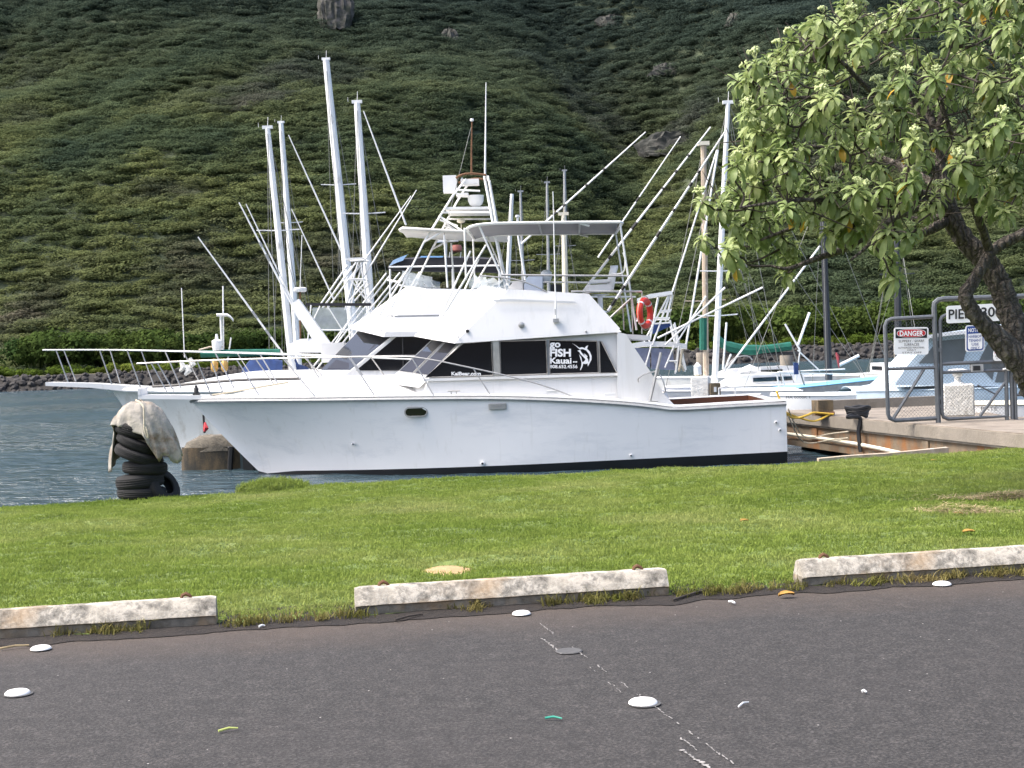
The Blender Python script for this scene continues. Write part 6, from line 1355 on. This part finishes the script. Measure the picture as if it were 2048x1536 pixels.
def place(src, p, rotm, s_, name):
    if src.name not in protos_used: o = src; protos_used.add(src.name)
    else: o = src.copy(); C.objects.link(o)
    o.parent = tree; o.name = name if o is not src else o.name
    o.matrix_local = Matrix.Translation(p - tree.location) @ rotm.to_4x4() @ Matrix.Diagonal((s_, s_, s_, 1)); return o
vis = sorted(range(len(ros)), key=lambda i: ros[i][0].y)
rest = MB(); cnt = 0
for j, i in enumerate(vis):
    p, d = ros[i]; up = (d * .4 + V((0, 0, 1)) * .9 + V((0, -.2, 0))).normalized(); rotm = up.to_track_quat('Z', 'X').to_matrix() @ Matrix.Rotation(rng.uniform(0, 6.283), 3, 'Z'); s_ = rng.uniform(.75, 1.15)
    if j < 290:
        place(rmesh[j % 7], p, rotm, s_, 'leaf_rosette')
        if rng.random() < .4: place(fl_[j % 3], p + up * .05, rotm, rng.uniform(.8, 1.2), 'flower_head')
        if rng.random() < .2: place(ymesh[j % 2], p, rotm, rng.uniform(.85, 1.1), 'yellow_leaf')
    else:
        sm_ = rmesh[j % 7].data; rest.add([p + rotm @ (v.co * s_) for v in sm_.vertices], [tuple(f.vertices) for f in sm_.polygons])
tag(rest.build('foliage', TL, tree, sharp=180), kind='stuff')

# ================================================================== wheel stops, road studs, litter
m, nt, b, out = nodes_of('worn_white_stop_paint')
n1 = noise_tex(nt, 14, 7, .75); n2 = noise_tex(nt, 3.2, 5, .65); tc = nt.nodes.new('ShaderNodeTexCoord'); sp = nt.nodes.new('ShaderNodeSeparateXYZ'); nt.links.new(tc.outputs['Object'], sp.inputs[0])
gr_ = ramp(nt, n1.outputs[0], [(.34, (.10, .092, .075)), (.48, (.26, .24, .20)), (.58, (.47, .43, .36))]).outputs[0]
cl_ = mix(nt, ramp(nt, n2.outputs[0], [(.30, (0, 0, 0)), (.52, (1, 1, 1))]).outputs[0], (.53, .48, .39), gr_)
low = nt.nodes.new('ShaderNodeMapRange'); low.inputs[1].default_value = .072; low.inputs[2].default_value = .062; nt.links.new(sp.outputs[2], low.inputs[0])
wob = nt.nodes.new('ShaderNodeMath'); wob.operation = 'MULTIPLY'; nt.links.new(low.outputs[0], wob.inputs[0])
st_ = ramp(nt, n2.outputs[0], [(.35, (.075, .062, .045)), (.50, (.15, .12, .08)), (.62, (.34, .22, .11))]).outputs[0]
wob.inputs[1].default_value = .85
c = mix(nt, wob.outputs[0], cl_, mix(nt, .2, st_, gr_))
n3 = noise_tex(nt, 2.1, 4, .6); c = mix(nt, ramp(nt, n3.outputs[0], [(.56, (0, 0, 0)), (.72, (.6, .6, .6))]).outputs[0], c, (.36, .24, .125))
nt.links.new(c, b.inputs['Base Color']); b.inputs['Roughness'].default_value = .9; bump(nt, b, n1.outputs[0], .8, .015)
STOPM = m
sa = math.atan(STOP_SL)
def wheel_stop(label, x0, x1, seed):
    p0 = V((x0, stop_y(x0), .0)); L_ = (x1 - x0) / math.cos(sa); root = thing('wheel_stop', p0, label, 'wheel stop', 'concrete wheel stops along the lawn')
    g = MB(); rings = []; n_ = 60
    prof = [(.012, .004), (.010, .03), (.008, .058), (-.004, .066), (.04, .152), (.052, .163), (.118, .163), (.13, .152), (.178, .06), (.18, .004)]
    for i in range(n_ + 1):
        t = i / n_; s_ = L_ * t; sh = .006 if i in (0, n_) else 0
        r_ = []
        for y_, z_ in prof:
            jt = .004 * noise.noise(V((s_ * 9, y_ * 40, z_ * 40 + seed))); chip = -.012 * max(0, noise.noise(V((s_ * 14, seed, 3)))) if .13 < z_ < .15 else 0
            lift = .022 * max(0, noise.noise(V((s_ * 3.1, seed, 7)))) if z_ < .01 else 0
            r_.append(V((s_, y_ + jt + (sh if y_ < .09 else -sh), max(.001, z_ + jt * .6 + chip + lift - sh))))
        rings.append(r_)
    g.loft(rings); o = g.build('concrete_bar', STOPM, root, local=True, sharp=28); root.rotation_euler.z = sa
    for s_ in (.17, L_ - .17):
        g = MB(); c0 = V((s_, .088, .161)); g.tube([c0 + V((-.028, 0, 0)), c0 + V((-.02, 0, .016)), c0 + V((0, .006, .024)), c0 + V((.02, 0, .014)), c0 + V((.032, 0, .002))], [.009, .012, .013, .011, .007], 6); g.build('steel_pin', RUST, root, local=True)
wheel_stop('lichen stained wheel stop cut by the left edge of the picture', *STOPS[0], 1)
wheel_stop('middle wheel stop, whole, with weeds in front of its right half', *STOPS[1], 22)
wheel_stop('wheel stop on the right with its pale left end showing', *STOPS[2], 43)
STUDM = pm('white_ceramic_stud', (.82, .81, .77), .35, var=.05, scale=20); STUDB = pm('grey_stud_bed', (.07, .07, .07), .8, var=.2, scale=30)
def stud(px, py, label, bed=True, r=.058):
    p = onz(px, py, .004); root = thing('road_stud', p, label, 'road stud', 'round white road studs on the parking lot')
    MB().lathe(p, [(r, .004), (r * .96, .010), (r * .8, .017), (r * .5, .0215), (r * .02, .023)], 24).build('dome', STUDM, root)
    if bed: MB().lathe(p + V((.006, -.004, 0)), [(r * 1.12, .0), (r * 1.12, .0025), (r * .9, .004)], 24).build('adhesive_bed', STUDB, root)
stud(35, 1388, 'round white stud at the left edge, nearer the camera'); stud(82, 1299, 'round white stud in front of the left wheel stop', False, .056)
stud(1043, 1229, 'round white stud in front of the middle wheel stop', False, .054); stud(1286, 1407, 'large round white stud on the worn parking line', True, .062)
stud(1884, 1170, 'round white stud in front of the right wheel stop', False, .056)
p = onz(1138, 1302, .005); g = MB(); g.loft([[p + V((rr * math.cos(a), rr * math.sin(a), z_)) for a in [2 * math.pi * k / 24 for k in range(24)]] for rr, z_ in ((.068, 0), (.062, .004), (.050, .003), (.002, .002))]); tag(g.build('stud_scar', STUDB), 'grey ring left by a missing stud on the worn line', 'stud scar')
# worn paint of the parking line: flecks along its two edges
g = MB(); PAINT = pm('worn_line_paint', (.26, .25, .235), .8, var=.2, scale=40)
def flecks(a_, b_, thr, wd, sd_):
    p, q = onz(*a_, .006), onz(*b_, .006); L_ = (q - p).length; d = (q - p).normalized(); nn = V((-d.y, d.x, 0)); s_ = 0
    while s_ < L_:
        l_ = random.uniform(.01, .05)
        if noise.noise(V((s_ * 3.2, sd_, 0))) + .35 * noise.noise(V((s_ * 15, sd_, 1))) > thr:
            c0 = p + d * s_ + nn * random.gauss(0, .003); w_ = wd * random.uniform(.35, 1)
            pts = [c0 + d * (l_ * .5 * math.cos(t)) * random.uniform(.6, 1.1) + nn * (w_ * math.sin(t)) * random.uniform(.5, 1.1) for t in [2 * math.pi * k / 7 for k in range(7)]]; g.poly(pts)
        s_ += l_ * .8
flecks((1080, 1247), (1480, 1536), -.02, .0045, 1); flecks((1085, 1277), (1125, 1308), -.3, .008, 5); flecks((1140, 1305), (1440, 1536), .22, .005, 9); flecks((1365, 1500), (1420, 1536), -.3, .014, 3)
tag(g.build('parking_line', PAINT), kind='structure')
# litter and fallen leaves
def stick(name, label, a_, b_, r, mat, cat, z=.006, bend=.01):
    p, q = onz(*a_, z + r), onz(*b_, z + r); g = MB(); g.tube([p, p.lerp(q, .5) + V((0, bend, .004)), q], [r, r, r * .7], 6); tag(g.build(name, mat), label, cat)
stick('paper_stick', 'white stick lying on the asphalt near the bottom right', (1477, 1413), (1497, 1404), .004, WHITE, 'stick')
stick('plastic_strip', 'teal plastic strip lying on the asphalt', (1090, 1436), (1124, 1437), .005, pm('teal_plastic', (.02, .26, .18), .4), 'litter')
stick('plant_stem', 'yellow green plant stem lying on the asphalt', (437, 1462), (476, 1456), .005, pm('green_stem', (.45, .50, .14), .6), 'stem')
stick('twig', 'brown twig beside the right end of the middle wheel stop', (1345, 1200), (1432, 1176), .007, TWIG, 'twig', .012); stick('twig', 'straw coloured twig in front of the left wheel stop', (0, 1297), (58, 1290), .006, STRAW, 'twig', .008)
stick('twig', 'dark twig in front of the left end of the middle wheel stop', (790, 1240), (845, 1228), .006, TWIG, 'twig', .01); stick('paper_scrap', 'white paper scrap at the soil edge right of the middle stop', (1458, 1203), (1470, 1206), .007, WHITE, 'litter', .01)
stick('paper_scrap', 'tiny white scrap on the asphalt at the right', (1724, 1383), (1733, 1384), .006, WHITE, 'litter'); stick('paper_scrap', 'white scrap at the soil edge right of the left wheel stop', (518, 1253), (530, 1251), .006, WHITE, 'litter', .01)
def fallen(px, py, z, s_, yaw, label):
    p = onz(px, py, z); g = MB(); rows2 = []
    for i in range(6):
        t = i / 5; w_ = s_ * .28 * math.sin(math.pi * min(1, t * .92 + .06)); c0 = V((s_ * (t - .5), 0, .012 * math.sin(3 * t) + .008)); rows2.append([c0 + V((0, -w_, .012)), c0, c0 + V((0, w_, .018))])
    m3 = Matrix.Rotation(yaw, 3, 'Z'); g.loft([[p + m3 @ v_ for v_ in r_] for r_ in rows2], False, False); tag(g.build('fallen_leaf', YLEAF, sharp=180), label, 'leaf', 'fallen yellow leaves')
fallen(1573, 1195, .004, .10, .2, 'yellow leaf on the soil left of the right wheel stop'); fallen(1937, 1068, -.03, .10, .1, 'yellow leaf on the lawn above the right wheel stop'); fallen(1915, 1032, -.06, .09, -.3, 'small leaf by the dry thatch streaks')
fallen(1488, 1046, -.06, .09, .4, 'lone leaf in the middle of the lawn right of centre'); fallen(1868, 924, -.2, .12, .5, 'yellow leaf by the far dirt edge of the lawn')
# white timber edging and bare earth at the water's edge beside the pier
g = MB(); pts = [(1640, 925), (1700, 919), (1780, 914), (1860, 906), (1900, 902)]
c_ = [onz(x_, y_, -.24) + V((0, .06, 0)) for x_, y_ in pts]; g.loft([[p + V((0, 0, .05)), p + V((0, .14, .05)), p + V((0, .14, -.08)), p + V((0, 0, -.08))] for p in c_]); tag(g.build('timber_edging', WOODM), 'pale timber edging along the lawn below the pier', 'edging')
